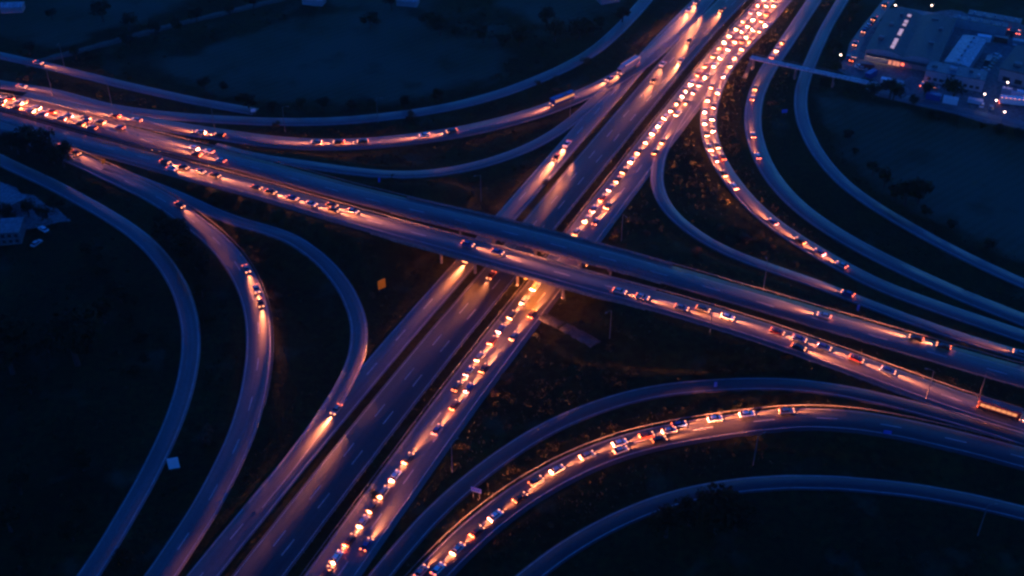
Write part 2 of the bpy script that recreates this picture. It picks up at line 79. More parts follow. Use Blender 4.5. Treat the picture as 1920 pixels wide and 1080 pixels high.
    'southwest_slip_road': (7.8, [(-272.7, 468.0), (-267.4, 465.2), (-262.1, 462.5), (-256.8, 459.7), (-251.5, 456.9), (-246.2, 454.2), (-241.0, 451.4), (-235.7, 448.6), (-230.4, 445.9), (-225.1, 443.1), (-219.8, 440.3), (-214.5, 437.6), (-209.2, 434.7), (-204.0, 431.9), (-198.8, 428.9), (-193.7, 425.8), (-188.6, 422.7), (-183.6, 419.4), (-178.6, 416.1), (-173.7, 412.8), (-168.8, 409.3), (-163.9, 405.9), (-159.1, 402.3), (-154.3, 398.7), (-149.6, 395.2), (-144.8, 391.6), (-140.0, 388.0), (-135.3, 384.4), (-130.6, 380.6), (-126.1, 376.7), (-121.7, 372.6), (-117.4, 368.5), (-113.2, 364.2), (-109.1, 359.9), (-105.2, 355.4), (-101.6, 350.7), (-98.1, 345.8), (-94.9, 340.7), (-92.0, 335.5), (-89.4, 330.2), (-87.0, 324.7), (-84.9, 319.1), (-83.1, 313.4), (-81.6, 307.6), (-80.4, 301.8), (-79.4, 295.9), (-78.6, 290.0), (-78.1, 284.0), (-77.7, 278.0), (-77.5, 272.1), (-77.6, 266.1), (-77.8, 260.1), (-78.3, 254.2), (-79.1, 248.3), (-80.0, 242.4), (-81.1, 236.5), (-82.3, 230.6), (-83.7, 224.8), (-85.3, 219.1), (-87.0, 213.3), (-88.7, 207.6), (-90.6, 202.0), (-92.4, 196.3), (-94.3, 190.6), (-96.2, 184.9), (-98.0, 179.3), (-99.9, 173.6), (-101.7, 167.9), (-103.6, 162.2), (-105.5, 156.6), (-107.3, 150.9), (-109.2, 145.2), (-111.1, 139.5)]),
    'southwest_inner_loop': (5.2, [(-155.2, 402.3), (-150.1, 398.9), (-145.0, 395.5), (-140.0, 392.2), (-134.9, 388.9), (-129.8, 385.6), (-124.6, 382.4), (-119.6, 379.1), (-114.5, 375.7), (-109.5, 372.3), (-104.4, 368.9), (-99.3, 365.6), (-94.2, 362.3), (-89.1, 359.0), (-84.1, 355.6), (-79.2, 352.1), (-74.4, 348.3), (-69.9, 344.2), (-65.6, 339.9), (-61.7, 335.3), (-58.3, 330.3), (-55.3, 325.0), (-52.9, 319.4), (-50.9, 313.7), (-49.4, 307.8), (-48.6, 301.8), (-48.3, 295.7), (-48.6, 289.7), (-49.5, 283.7), (-50.8, 277.7), (-52.5, 271.9), (-54.3, 266.1), (-56.3, 260.4), (-58.4, 254.7), (-60.6, 249.0), (-62.9, 243.4), (-65.3, 237.8), (-67.8, 232.3), (-70.2, 226.7)]),
    'service_road': (6, [(153.4, 464.1), (158.6, 461.3), (163.7, 458.4), (168.9, 455.7), (174.2, 453.0), (179.4, 450.4), (184.6, 447.6), (189.8, 444.8), (194.9, 442.0), (200.1, 439.1), (205.2, 436.2), (210.4, 433.4), (215.5, 430.6), (220.7, 427.8), (225.9, 425.1), (231.1, 422.3), (236.4, 419.6), (241.6, 416.9), (246.8, 414.1), (252.0, 411.4), (257.2, 408.6), (262.4, 405.9), (267.6, 403.1), (272.8, 400.4)]),
    'service_track': (4.2, [(8.3, 312.2), (13.2, 308.2), (17.9, 303.9), (22.0, 299.1), (26.2, 294.3)]),
    'field_track': (5, [(-214.2, 489.0), (-209.2, 492.4), (-204.2, 495.9), (-199.2, 499.4), (-194.2, 502.9), (-189.2, 506.4), (-184.3, 509.9), (-179.4, 513.5), (-174.5, 517.1), (-169.7, 520.8), (-164.8, 524.5), (-159.9, 528.0), (-154.8, 531.4), (-149.7, 534.7), (-144.5, 537.9), (-139.4, 541.1), (-134.3, 544.4), (-129.2, 547.7), (-124.1, 551.0), (-118.9, 554.3), (-113.8, 557.6), (-108.7, 560.9), (-103.6, 564.2), (-98.5, 567.4)])}
STREAKS = [('busy_carriageway', 65.0, 120.0, -1.6, 6.4, 'bright queue below the flyover', 'c'),
    ('busy_carriageway', 129.0, 142.0, 0.4, 10.0, 'short pair of lights midway below the flyover', 'c'),
    ('busy_carriageway', 148.0, 208.0, -2.8, 7.8, 'bright inner lane running from under the flyover', 'ccccc'),
    ('busy_carriageway', 149.0, 167.0, 0.9, 10.0, 'middle lane just below the flyover', 'c'),
    ('busy_carriageway', 177.0, 193.0, 2.4, 11.0, 'outer lane just below the flyover', 'c'),
    ('busy_carriageway', 83.0, 90.0, 3.4, 11.0, 'right edge of the busy carriageway foot', 'c'),
    ('busy_carriageway', 239.0, 354.0, -3.0, 7.6, 'bright inner lane just above the flyover', 'c'),
    ('busy_carriageway', 248.0, 261.0, 0.8, 11.0, 'middle lane just above the flyover', 'c'),
    ('busy_carriageway', 303.0, 316.0, 2.9, 11.0, 'outer lane above the flyover beside the loop', 'c'),
    ('busy_carriageway', 357.0, 505.0, -3.6, 8.6, 'inner lane of the jam near the top', 'c'),
    ('busy_carriageway', 336.0, 506.0, 0.1, 8.9, 'middle lane of the jam near the top', 'ccccc'),
    ('busy_carriageway', 412.0, 508.0, 3.4, 9.2, 'outer lane of the jam near the top', 'cccc'),
    ('northeast_slip_road', 190.0, 277.0, -1.5, 9.2, 'left lane of the glowing right slip road', 'cccc'),
    ('northeast_slip_road', 211.0, 268.0, 1.6, 10.2, 'right lane of the glowing right slip road', 'c'),
    ('northeast_slip_road', 281.0, 346.0, 1.3, 9.6, 'top of the glowing right slip road', 'c'),
    ('northeast_slip_road', 132.0, 168.0, -0.4, 11.0, 'convoy lower down the glowing right slip road', 'c'),
    ('northeast_second_road', 284.0, 303.0, -1.2, 11.0, 'top of the second north east road by the footbridge', 'c'),
    ('northeast_second_road', 243.0, 258.0, -1.2, 10.0, 'upper bend of the second north east road', 'c'),
    ('northeast_second_road', 212.0, 222.0, -1.0, 11.0, 'middle bend of the second north east road', 'c'),
    ('northeast_second_road', 196.0, 200.0, -1.6, 10.0, 'lower bend of the second north east road', 'c'),
    ('through_carriageway', 169.0, 178.0, 1.6, 14, 'blue carriageway level with the field corner', 'c'),
    ('through_carriageway', 126.0, 136.0, 1.2, 14, 'blue carriageway near the top of the frame', 'c'),
    ('through_carriageway', 87.0, 99.0, -0.4, 14, 'blue carriageway at the top edge', 'c'),
    ('through_carriageway', 146.0, 156.0, -2, 14, 'blue carriageway behind the lone pair', 'c'),
    ('through_carriageway', 325.0, 329.0, 1.2, 14, 'dark blue lane in the shadow of the flyover', 'c'),
    ('through_carriageway', 153.0, 160.0, 3.4, 14, 'blue carriageway hugging the divider', 'c'),
    ('collector_road', 235.0, 252.0, 0.2, 10.0, 'left collector road above the flyover', 'cc'),
    ('collector_road', 405.0, 418.0, 0.2, 16.0, 'left collector road where the loop joins', 'c'),
    ('collector_road', 321.0, 331.0, 0, 11.0, 'left collector road under the flyover edge', 'c'),
    ('collector_road', 85.0, 99.0, 0.6, 11.0, 'left collector road at the top edge', 'c'),
    ('northwest_slip_road', 280.0, 301.0, 0.6, 11.0, 'north west slip road, left group', 'c'),
    ('northwest_slip_road', 244.0, 264.0, 0.8, 10.0, 'north west slip road, middle group', 'c'),
    ('northwest_slip_road', 188.0, 194.0, 0.6, 11.0, 'north west slip road beside the pylon post', 'C'),
    ('northwest_slip_road', 145.0, 170.0, 0.8, 10.0, 'north west slip road, upper group', 'cLc'),
    ('northwest_slip_road', 376.0, 388.0, -0.5, 10.0, 'left end of the north west slip road', 'c'),
    ('northwest_slip_road', 338.0, 357.0, -1.2, 11.0, 'north west slip road merge', 'c'),
    ('flyover_west', 468.0, 490.0, 2.6, 8.6, 'far lane at the left edge of the flyover', 'cc'),
    ('flyover_west', 433.0, 484.0, 0.4, 8.4, 'middle lane at the left end of the flyover', 'c'),
    ('flyover_west', 453.0, 479.0, -2.6, 8.4, 'near lane at the left end of the flyover', 'c'),
    ('flyover_west', 427.0, 450.0, -2.7, 8.6, 'near lane beyond the gap at the left end', 'cc'),
    ('flyover_west', 417.0, 441.0, 2.2, 9.0, 'far lane left of the dark median', 'c'),
    ('flyover_west', 371.0, 390.0, 1.4, 10.0, 'flyover road where the slip road leaves', 'c'),
    ('flyover_west', 362.0, 384.0, -2.4, 11.0, 'inner lane beside the dark median', 'c'),
    ('flyover_west', 93.0, 107.0, 3.2, 9.5, 'flyover road far right, far lane', 'cc'),
    ('flyover_west', 130.0, 140.0, 1.0, 16.0, 'flyover road right of centre', 'c'),
    ('flyover_east', 156.0, 188.0, -1.2, 9.0, 'near carriageway left group', 'c'),
    ('flyover_east', 162.0, 175.0, 1.8, 10.0, 'nearside lane of the left group', 'c'),
    ('flyover_east', 201.0, 243.0, -0.4, 8.2, 'near carriageway central left convoy', 'cccLc'),
    ('flyover_east', 234.0, 256.0, -2.8, 10.0, 'inner lane of the central left convoy', 'c'),
    ('flyover_east', 290.0, 321.0, -1.8, 15.0, 'flyover deck above the underpass', 'c'),
    ('flyover_east', 346.0, 375.0, 0.6, 10.0, 'near carriageway right of the deck', 'cc'),
    ('flyover_east', 373.0, 389.0, -1.8, 9.0, 'near carriageway by the tall lamp post', 'c'),
    ('flyover_east', 397.0, 438.0, -2.2, 8.2, 'near carriageway lower right convoy', 'c'),
    ('flyover_east', 405.0, 418.0, 1.8, 12.0, 'nearside lane of the lower right convoy', 'c'),
    ('flyover_east', 461.0, 469.0, -0.8, 14.0, 'near carriageway at the right edge', 'C'),
    ('southeast_slip_road', 70.0, 106.0, 0.6, 8.2, 'south east slip road lower convoy', 'c'),
    ('southeast_slip_road', 67.0, 73.0, -2.6, 10.0, 'outer edge at the foot of the south east slip road', 'c'),
    ('southeast_slip_road', 110.0, 157.0, -1.2, 8.4, 'south east slip road middle convoy', 'c'),
    ('southeast_slip_road', 137.0, 154.0, 1.4, 10.5, 'inside lane of the south east slip road', 'c'),
    ('southeast_slip_road', 157.0, 194.0, -3.0, 10.0, 'crest of the south east slip road', 'c'),
    ('southwest_slip_road', 225.0, 256.0, -1.9, 10.0, 'south west slip road on the bend', 'ccc'),
    ('southwest_slip_road', 176.0, 199.0, -1.9, 22.0, 'south west slip road above the bend', 'c'),
    ('southwest_slip_road', 106.0, 121.0, -2.4, 11.0, 'south west slip road near the left edge', 'c'),
    ('northeast_inner_loop', 126.0, 135.0, 0, 16, 'north east inner loop', 'c'),
    ('outer_northwest_road', 80.0, 88.0, 0, 16, 'outer north west road by the left edge', 'c'),
    ('northeast_inner_loop', 70.0, 78.0, 0, 16, 'north east inner loop at the right edge', 'c'),
    ('local_lane', 95.0, 101.0, 0, 16, 'local lane above the left junction', 'c')]
POSTS = [(-193.6, 461.5), (-166.2, 452.2), (-119.6, 432.3), (-54.4, 437.9), (23.7, 441.4), (38.4, 353.8), (-16.6, 241.6), (81.6, 317.4), (61.5, 295.7), (122.2, 268.8), (137.9, 269.4), (67.6, 244.3), (122.7, 218.5), (30.6, 297.0), (-11.4, 379.3), (-196.2, 487.5), (-90.9, 430.2)]
FIELDS = [[(-154.3, 487.5), (-136.4, 503.1), (-117.8, 521.1), (-99.8, 532.5), (-80.7, 540.7), (-50.7, 544.3), (-38.5, 529.1), (-19.4, 513.9), (-1.2, 504.7), (-12.7, 479.9), (-40.5, 461.5), (-71.3, 455.9), (-98.3, 457.8), (-127.1, 467.7)], [(-10.7, 583.4), (-1.3, 548.5), (10.0, 533.7), (24.9, 530.2), (35.0, 533.7), (48.6, 550.3), (68.1, 583.4)], [(132.4, 453.6), (146.9, 455.0), (173.1, 437.1), (202.0, 420.1), (217.4, 410.4), (189.1, 332.6), (173.5, 345.6), (158.5, 364.0), (144.2, 382.9), (133.2, 404.0), (129.5, 429.3)], [(-223.6, 513.9), (-209.3, 523.4), (-195.2, 521.1), (-195.7, 510.1), (-211.0, 504.7)], [(-188.3, 345.6), (-166.9, 348.1), (-148.8, 353.0), (-127.3, 326.6), (-112.8, 298.7), (-114.0, 276.0), (-130.8, 262.1), (-158.0, 259.8)], [(-108.7, 596.9), (-16.3, 596.9), (-40.7, 546.7), (-81.9, 551.6)], [(-261.2, 551.6), (-236.3, 570.3), (-179.4, 596.9), (-125.0, 596.9), (-177.4, 533.7), (-201.7, 513.9), (-252.8, 527.9)]]
TREES = {'left_clump': [(-192.4, 413.1, 4.7), (-189.2, 414.9, 6.2), (-183.4, 412.8, 6.8), (-180.2, 408.3, 4.9), (-176.6, 406.0, 4.3), (-171.8, 403.3, 5.2), (-196.5, 416.6, 4.5)],
    'between_sw': [(-121.7, 354.9, 4.7), (-116.3, 350.9, 5.3), (-114.1, 345.8, 4.2), (-110.2, 341.1, 5.5), (-118.4, 358.7, 3.6), (-105.0, 333.1, 4.8), (-125.0, 362.1, 3.3), (-102.1, 321.2, 3.3), (-97.5, 308.3, 2.7)],
    'car_park': [(-168.7, 367.0, 3.6), (-174.5, 369.0, 3.2), (-181.6, 366.4, 3.8), (-178.8, 364.2, 3.1), (-165.5, 376.0, 2.0), (-169.0, 379.7, 1.9)],
    'meadow': [(-152.3, 283.2, 9.1), (-144.2, 292.5, 3.7), (-136.6, 298.0, 5.0), (-133.7, 287.1, 9.8), (-144.0, 274.0, 3.8), (-130.9, 307.7, 4.6)],
    'meadow_hedge': [(-147.8, 347.1, 2.8), (-142.8, 342.4, 2.2), (-138.6, 333.9, 2.8), (-133.7, 326.7, 2.3), (-128.1, 317.8, 3.7), (-123.4, 309.0, 2.4), (-116.7, 298.8, 2.7), (-113.7, 288.3, 2.5), (-115.2, 283.7, 2.0)],
    'ne_field': [(143.9, 376.8, 5.6), (148.9, 377.8, 5.7), (141.0, 380.0, 3.6), (150.1, 371.3, 2.6), (139.2, 389.2, 3.6), (133.9, 413.8, 2.0), (156.1, 362.3, 2.6), (165.6, 349.1, 2.6), (133.9, 425.2, 2.7), (136.7, 397.1, 3.4)],
    'warehouse': [(183.6, 454.8, 5.6), (136.9, 470.1, 3.0), (158.1, 457.7, 4.8), (151.2, 458.2, 4.1), (159.4, 456.6, 4.1), (149.1, 463.9, 3.0), (167.0, 454.5, 2.5), (173.6, 461.1, 3.3), (142.0, 484.2, 2.4), (141.4, 463.3, 2.3)],
    'service_hedge': [(172.5, 440.1, 2.5), (180.2, 439.6, 2.1), (189.6, 433.5, 1.8), (194.9, 429.7, 2.8), (201.9, 428.0, 2.5)],
    'top_hedge': [(-39.0, 527.4, 4.3), (-33.0, 518.6, 5.1), (-25.4, 516.4, 3.4), (-12.9, 510.8, 4.2), (-3.7, 506.1, 3.7), (3.5, 507.2, 4.9), (19.3, 512.1, 6.1), (30.5, 514.7, 5.2), (36.9, 517.8, 4.3), (41.2, 524.2, 3.6), (-65.4, 525.5, 4.8), (-57.2, 545.6, 4.7), (16.2, 528.5, 4.8), (51.5, 532.5, 4.7)],
    'field_edge': [(-98.5, 447.7, 2.8), (-87.6, 448.2, 3.0), (-78.1, 448.1, 3.5), (-65.9, 449.6, 2.7), (-57.8, 448.2, 3.0), (-44.7, 453.5, 2.5), (-31.2, 456.4, 3.2), (-111.5, 451.9, 3.2), (-121.9, 466.8, 2.7), (-130.0, 465.0, 3.6), (-109.0, 450.1, 3.9)],
    'outer_verge': [(-42.2, 439.6, 1.5), (-41.3, 442.5, 2.2), (19.3, 473.6, 1.8), (32.2, 489.7, 2.4), (-95.3, 434.3, 2.0), (11.0, 470.5, 1.7)],
    'track_hedge': [(-193.0, 494.5, 3.4), (-187.9, 497.3, 2.3), (-172.6, 506.4, 4.0), (-163.3, 519.1, 4.2), (-153.9, 521.8, 3.2), (-147.4, 532.9, 3.6), (-132.9, 539.7, 3.7), (-123.2, 547.7, 3.4), (-176.8, 523.3, 4.9), (-191.0, 532.6, 4.8), (-215.5, 534.9, 3.1), (-214.7, 498.8, 3.7)],
    'ne_strip': [(158.6, 534.6, 3.8), (150.7, 517.7, 3.8), (143.7, 500.4, 3.7), (162.3, 547.5, 3.7), (135.9, 475.5, 2.2)],
    'nose': [(12.5, 390.4, 1.9), (-14.6, 381.9, 1.4), (36.5, 357.6, 1.7), (43.9, 365.4, 2.3), (47.5, 356.6, 1.6), (61.9, 337.9, 2.3), (82.0, 353.9, 2.7), (73.9, 360.2, 1.7)],
    'south': [(46.9, 221.9, 4.5), (53.7, 219.1, 7.5), (58.9, 220.1, 5.5), (40.6, 218.0, 6.1), (52.4, 226.3, 4.1), (-87.3, 253.0, 2.5), (-87.4, 257.2, 2.3), (-46.1, 320.6, 1.5), (-77.0, 321.1, 1.9), (-75.2, 310.7, 2.0), (-5.4, 273.2, 1.5), (-1.5, 279.7, 2.2), (-37.5, 232.3, 1.6)],
    'south_west': [(-132.2, 219.5, 5.1), (-125.5, 211.9, 3.4), (-115.1, 216.9, 3.3), (-116.3, 227.3, 2.8), (-134.0, 233.3, 4.2), (-99.7, 209.8, 2.7), (-119.3, 242.0, 3.6)]}
SHEDS = [(-237.4, 545.5), (-50.0, 552.8), (46.4, 556.5), (-95.1, 554.0)]
SIGNS = {'orange': (-43.1, 324.5), 'white': (-94.0, 242.2), 'blue': (-9.7, 231.6), 'pale': (-105.9, 444.1), 'mast': (-156.2, 403.1), 'panel': (111.6, 444.1), 'marker': (111.8, 312.1), 'marker2': (61.0, 275.7), 'marker3': (106.9, 253.7), 'marker4': (-48.9, 384.2)}
LAMPS = [(143.4, 488.0), (195.2, 452.2), (208.0, 462.5), (198.6, 437.1), (180.1, 539.6), (197.2, 539.6), (198.2, 446.8)]
ACCESS = [(201.1, 596.9), (182.8, 557.7), (172.5, 539.6), (163.0, 523.4), (155.0, 508.5), (149.8, 492.6), (150.3, 475.0), (153.5, 464.3)]
QUEUE = [(178.6, 549.1), (170.4, 536.0), (166.3, 530.2), (164.3, 526.8), (162.7, 523.9), (161.2, 520.6), (153.7, 510.1)]
NECARS = [(194.7, 451.3), (198.0, 449.0), (149.0, 495.2), (150.3, 492.6), (152.8, 483.9), (152.1, 485.9), (231.1, 522.3), (232.4, 520.0), (228.9, 517.8), (227.5, 509.0), (175.1, 469.1), (177.5, 467.7), (179.6, 467.2), (209.1, 451.3)]
FB = [(103.8, 485.9), (152.7, 460.6)]
CROSS = (7.069, 339.106)
DIR_A = (0.432273, 0.901743)
B_FIT = [3.84683e-07, 0.000197535, -0.00375512, -1.95398]

# ------------------------------------------------------------ helpers
def mat(name, col, rough=0.8, var=0.0, scale=1.0, col2=None, emit=None, strength=0.0, spec=0.5, metal=0.0, fine=None, bump=0.0, detail=3.0, bands=None):
    m = bpy.data.materials.new(name)
    m.use_nodes = True
    n, l = m.node_tree.nodes, m.node_tree.links
    b = n['Principled BSDF']
    b.inputs['Base Color'].default_value = (*col, 1)
    b.inputs['Roughness'].default_value = rough
    b.inputs['Specular IOR Level'].default_value = spec
    b.inputs['Metallic'].default_value = metal
    if emit:
        b.inputs['Emission Color'].default_value = (*emit, 1)
        b.inputs['Emission Strength'].default_value = strength
    if col2 or var:
        tc = n.new('ShaderNodeTexCoord')
        src = tc.outputs['Object']
        nz = n.new('ShaderNodeTexNoise')
        nz.inputs['Scale'].default_value = scale
        nz.inputs['Detail'].default_value = detail
        nz.inputs['Roughness'].default_value = 0.65
        l.new(src, nz.inputs['Vector'])
        rp = n.new('ShaderNodeMapRange')
        rp.inputs[1].default_value, rp.inputs[2].default_value = 0.32, 0.68
        l.new(nz.outputs['Fac'], rp.inputs[0])
        mx = n.new('ShaderNodeMix')
        mx.data_type = 'RGBA'
        c2 = col2 or tuple(c * (1 - var) for c in col)
        mx.inputs[6].default_value = (*col, 1)
        mx.inputs[7].default_value = (*c2, 1)
        l.new(rp.outputs[0], mx.inputs['Factor'])
        out = mx.outputs[2]
        if fine:
            n2 = n.new('ShaderNodeTexNoise')
            n2.inputs['Scale'].default_value = fine
            n2.inputs['Detail'].default_value = 4
            l.new(src, n2.inputs['Vector'])
            r2 = n.new('ShaderNodeMapRange')
            r2.inputs[1].default_value, r2.inputs[2].default_value = 0.3, 0.7
            r2.inputs[3].default_value, r2.inputs[4].default_value = 0.45, 1.5
            l.new(n2.outputs['Fac'], r2.inputs[0])
            m2 = n.new('ShaderNodeVectorMath')
            m2.operation = 'SCALE'
            l.new(out, m2.inputs[0])
            l.new(r2.outputs[0], m2.inputs['Scale'])
            out = m2.outputs[0]
        l.new(out, b.inputs['Base Color'])
        if bump:
            n3 = n.new('ShaderNodeTexNoise')
            n3.inputs['Scale'].default_value = fine or scale * 4
            n3.inputs['Detail'].default_value = 5
            l.new(src, n3.inputs['Vector'])
            bp = n.new('ShaderNodeBump')
            bp.inputs['Strength'].default_value = bump
            bp.inputs['Distance'].default_value = 0.5
            l.new(n3.outputs['Fac'], bp.inputs['Height'])
            l.new(bp.outputs[0], b.inputs['Normal'])
    return m

M = dict(
    grass=mat('rough grass', (0.026, 0.028, 0.006), 0.95, scale=0.035, col2=(0.012, 0.012, 0.003), fine=0.45, bump=0.6, spec=0.06, detail=6),
    field=mat('mown field', (0.045, 0.075, 0.052), 0.9, scale=0.022, col2=(0.028, 0.05, 0.030), fine=0.5, spec=0.2, detail=6),
    meadow=mat('dark meadow', (0.018, 0.020, 0.006), 0.95, scale=0.03, col2=(0.010, 0.011, 0.003), fine=0.4, spec=0.06, detail=6),
    asphalt=mat('asphalt', (0.070, 0.068, 0.070), 0.42, scale=0.10, col2=(0.050, 0.049, 0.051), fine=0.9, spec=0.6, detail=5),
    dark_asphalt=mat('dark new asphalt', (0.032, 0.031, 0.033), 0.45, scale=0.10, col2=(0.022, 0.022, 0.023), fine=0.9, spec=0.4, detail=5),
    lane=mat('pale worn asphalt', (0.10, 0.098, 0.10), 0.45, scale=0.12, col2=(0.075, 0.073, 0.075), fine=0.8, spec=0.4, detail=5),
    paint=mat('worn road paint', (0.42, 0.42, 0.42), 0.6, scale=0.35, col2=(0.2, 0.2, 0.2), detail=5),
    track=mat('gravel track', (0.075, 0.07, 0.06), 0.95, scale=0.2, col2=(0.025, 0.025, 0.015), fine=1.2, detail=6),
    yard=mat('concrete yard', (0.16, 0.155, 0.15), 0.85, scale=0.12, col2=(0.10, 0.10, 0.10), fine=0.7, detail=5),
    concrete=mat('weathered concrete', (0.20, 0.185, 0.17), 0.85, scale=0.3, col2=(0.13, 0.12, 0.11), fine=1.1, detail=5),
    steel=mat('dull galvanised steel', (0.17, 0.17, 0.175), 0.6, scale=0.5, col2=(0.12, 0.12, 0.12), metal=0.3),
    leaf=mat('dark foliage', (0.020, 0.026, 0.006), 0.85, scale=0.5, col2=(0.009, 0.012, 0.003), spec=0.08),
    leaf_brown=mat('autumn foliage', (0.065, 0.042, 0.014), 0.8, scale=0.5, col2=(0.028, 0.026, 0.009), spec=0.25),
    bark=mat('bark', (0.05, 0.035, 0.022), 0.9, scale=3.0, col2=(0.03, 0.02, 0.013)),
    glass=mat('dark vehicle glass', (0.01, 0.011, 0.013), 0.08, spec=0.6),
    tyre=mat('rubber tyre', (0.018, 0.018, 0.018), 0.85),
    head=mat('lit headlamp', (0.8, 0.7, 0.6), 0.3, emit=(1.0, 0.27, 0.085), strength=1.25),
    tail=mat('lit tail lamp', (0.4, 0.03, 0.02), 0.3, emit=(1.0, 0.13, 0.03), strength=1.3),
    amber=mat('added amber marker', (0.6, 0.3, 0.05), 0.3, emit=(1.0, 0.28, 0.08), strength=1.0),  # glow for the marker rows added to the lorries
    cabin=mat('coach window with added glow', (0.3, 0.2, 0.1), 0.3, emit=(1.0, 0.33, 0.11), strength=0.16),  # window glow added so a coach reads as a long bright streak
    sodium=mat('sodium lamp', (0.8, 0.5, 0.2), 0.3, emit=(1.0, 0.28, 0.02), strength=0.6),
    white_lamp=mat('pale lamp', (0.8, 0.75, 0.7), 0.3, emit=(1.0, 0.66, 0.52), strength=2.0),
    red_lamp=mat('red lit panel', (0.6, 0.05, 0.04), 0.4, emit=(1.0, 0.12, 0.06), strength=.6),
    roof_dark=mat('dark roofing felt', (0.05, 0.052, 0.055), 0.6, scale=0.25, col2=(0.035, 0.036, 0.04), fine=0.9, detail=5),
    roof_pale=mat('pale roof sheet', (0.42, 0.43, 0.44), 0.5, scale=0.3, col2=(0.26, 0.27, 0.28), fine=1.0, detail=5),
    roof_mid=mat('grey roof sheet', (0.15, 0.155, 0.16), 0.55, scale=0.3, col2=(0.10, 0.10, 0.11), fine=1.0, detail=5),
    wall=mat('grey wall panel', (0.30, 0.30, 0.31), 0.7, scale=0.4, col2=(0.23, 0.23, 0.24)),
    wall_white=mat('pale wall panel', (0.40, 0.40, 0.41), 0.7, scale=0.4, col2=(0.3, 0.3, 0.31)),
    pane=mat('window pane', (0.02, 0.022, 0.025), 0.12),
    skylight=mat('lit skylight', (0.4, 0.35, 0.35), 0.4, emit=(1.0, 0.62, 0.66), strength=0.07),
    doorway=mat('lit doorway', (0.3, 0.2, 0.15), 0.6, emit=(1.0, 0.3, 0.16), strength=0.14),
    sign_orange=mat('orange sign with added glow', (0.55, 0.13, 0.005), 0.5, emit=(1.0, 0.22, 0.01), strength=0.022),  # emission added in place of headlight thrown back by the reflective sheet
    sign_white=mat('white sign sheet', (0.75, 0.75, 0.76), 0.5),
    sign_blue=mat('blue sign sheet', (0.03, 0.12, 0.5), 0.5),
    white_line=mat('sign border', (0.7, 0.7, 0.7), 0.5),
    tarp=mat('pale tarpaulin', (0.45, 0.5, 0.55), 0.6, scale=1.0, col2=(0.35, 0.38, 0.42)),
)
def road_mat(name, base, rough, spec):
    """asphalt with wheel paths, lengthwise streaks, patches and stains, laid out along the road itself"""
    m = mat(name, base, rough, spec=spec)
    n, l = m.node_tree.nodes, m.node_tree.links
    uv = n.new('ShaderNodeUVMap')
    def noise(sx_, sy_, scale, detail):
        mp = n.new('ShaderNodeMapping')
        mp.inputs['Scale'].default_value = (sx_, sy_, 1)
        l.new(uv.outputs[0], mp.inputs[0])
        nz = n.new('ShaderNodeTexNoise')
        nz.inputs['Scale'].default_value = scale
        nz.inputs['Detail'].default_value = detail
        nz.inputs['Roughness'].default_value = 0.7
        l.new(mp.outputs[0], nz.inputs['Vector'])
        return nz.outputs['Fac']
    def rng(src, a, c, lo, hi):
        r = n.new('ShaderNodeMapRange')
        for k, v in zip((1, 2, 3, 4), (a, c, lo, hi)): r.inputs[k].default_value = v
        l.new(src, r.inputs[0])
        return r.outputs[0]
    def mul(p, q):
        k = n.new('ShaderNodeMath')
        k.operation = 'MULTIPLY'
        l.new(p, k.inputs[0]); l.new(q, k.inputs[1])
        return k.outputs[0]
    streak = rng(noise(1.1, 0.012, 1.0, 4), 0.3, 0.7, 0.62, 1.3)
    patch = rng(noise(0.12, 0.035, 1.0, 2), 0.35, 0.65, 0.7, 1.2)
    grain = rng(noise(1.0, 0.6, 1.2, 5), 0.3, 0.7, 0.75, 1.25)
    sc = n.new('ShaderNodeVectorMath')
    sc.operation = 'SCALE'
    sc.inputs[0].default_value = base
    l.new(mul(mul(streak, patch), grain), sc.inputs['Scale'])
    l.new(sc.outputs[0], n['Principled BSDF'].inputs['Base Color'])
    l.new(rng(patch, 0.7, 1.2, rough - 0.08, rough + 0.1), n['Principled BSDF'].inputs['Roughness'])
    return m
M['asphalt'] = road_mat('asphalt', (0.066, 0.065, 0.067), 0.44, 0.55)
M['dark_asphalt'] = road_mat('dark new asphalt', (0.030, 0.0295, 0.031), 0.46, 0.4)
M['lane'] = road_mat('pale worn asphalt', (0.085, 0.083, 0.085), 0.47, 0.5)
CAR_COLOURS = {
    'silver': (0.38, 0.38, 0.39), 'white': (0.7, 0.7, 0.69), 'black': (0.012, 0.012, 0.013), 'dark grey': (0.06, 0.062, 0.065),
    'dark red': (0.19, 0.02, 0.018), 'blue': (0.025, 0.06, 0.22), 'light grey': (0.24, 0.24, 0.245)}
for k, v in CAR_COLOURS.items():
    M['paint ' + k] = mat(k + ' car paint', v, 0.28, spec=0.6)

BO_ = (155.7, 493.6)
def smooth(a, b, x):
    k = np.clip((np.asarray(x, float) - a) / (b - a), 0, 1)
    return k * k * (3 - 2 * k)

NRM = (DIR_A[1], -DIR_A[0])
def s_of(x, y): return (x - CROSS[0]) * NRM[0] + (y - CROSS[1]) * NRM[1]
def t_of(x, y): return (x - CROSS[0]) * DIR_A[0] + (y - CROSS[1]) * DIR_A[1]
def at_st(s, t): return (CROSS[0] + s * NRM[0] + t * DIR_A[0], CROSS[1] + s * NRM[1] + t * DIR_A[1])
def hump(s):
    k = np.clip((205 - np.abs(s)) / (205 - 24), 0, 1)
    return 7.4 * k * k * (3 - 2 * k)
def t_b(s): return np.polyval(B_FIT, np.clip(s, -265, 172))
def ground(x, y):
    x, y = np.asarray(x, float), np.asarray(y, float)
    s, t = s_of(x, y), t_of(x, y)
    z = hump(s)
    emb = 1 - smooth(17, 23 + 2.4 * z, np.abs(t - t_b(s)))
    cut = np.where(s < -6, smooth(33, 50, -s), smooth(20, 37, s))
    return z * emb * cut

def link(o, parent=None):
    COL.objects.link(o)
    if parent is not None:
        o.parent = parent
    return o

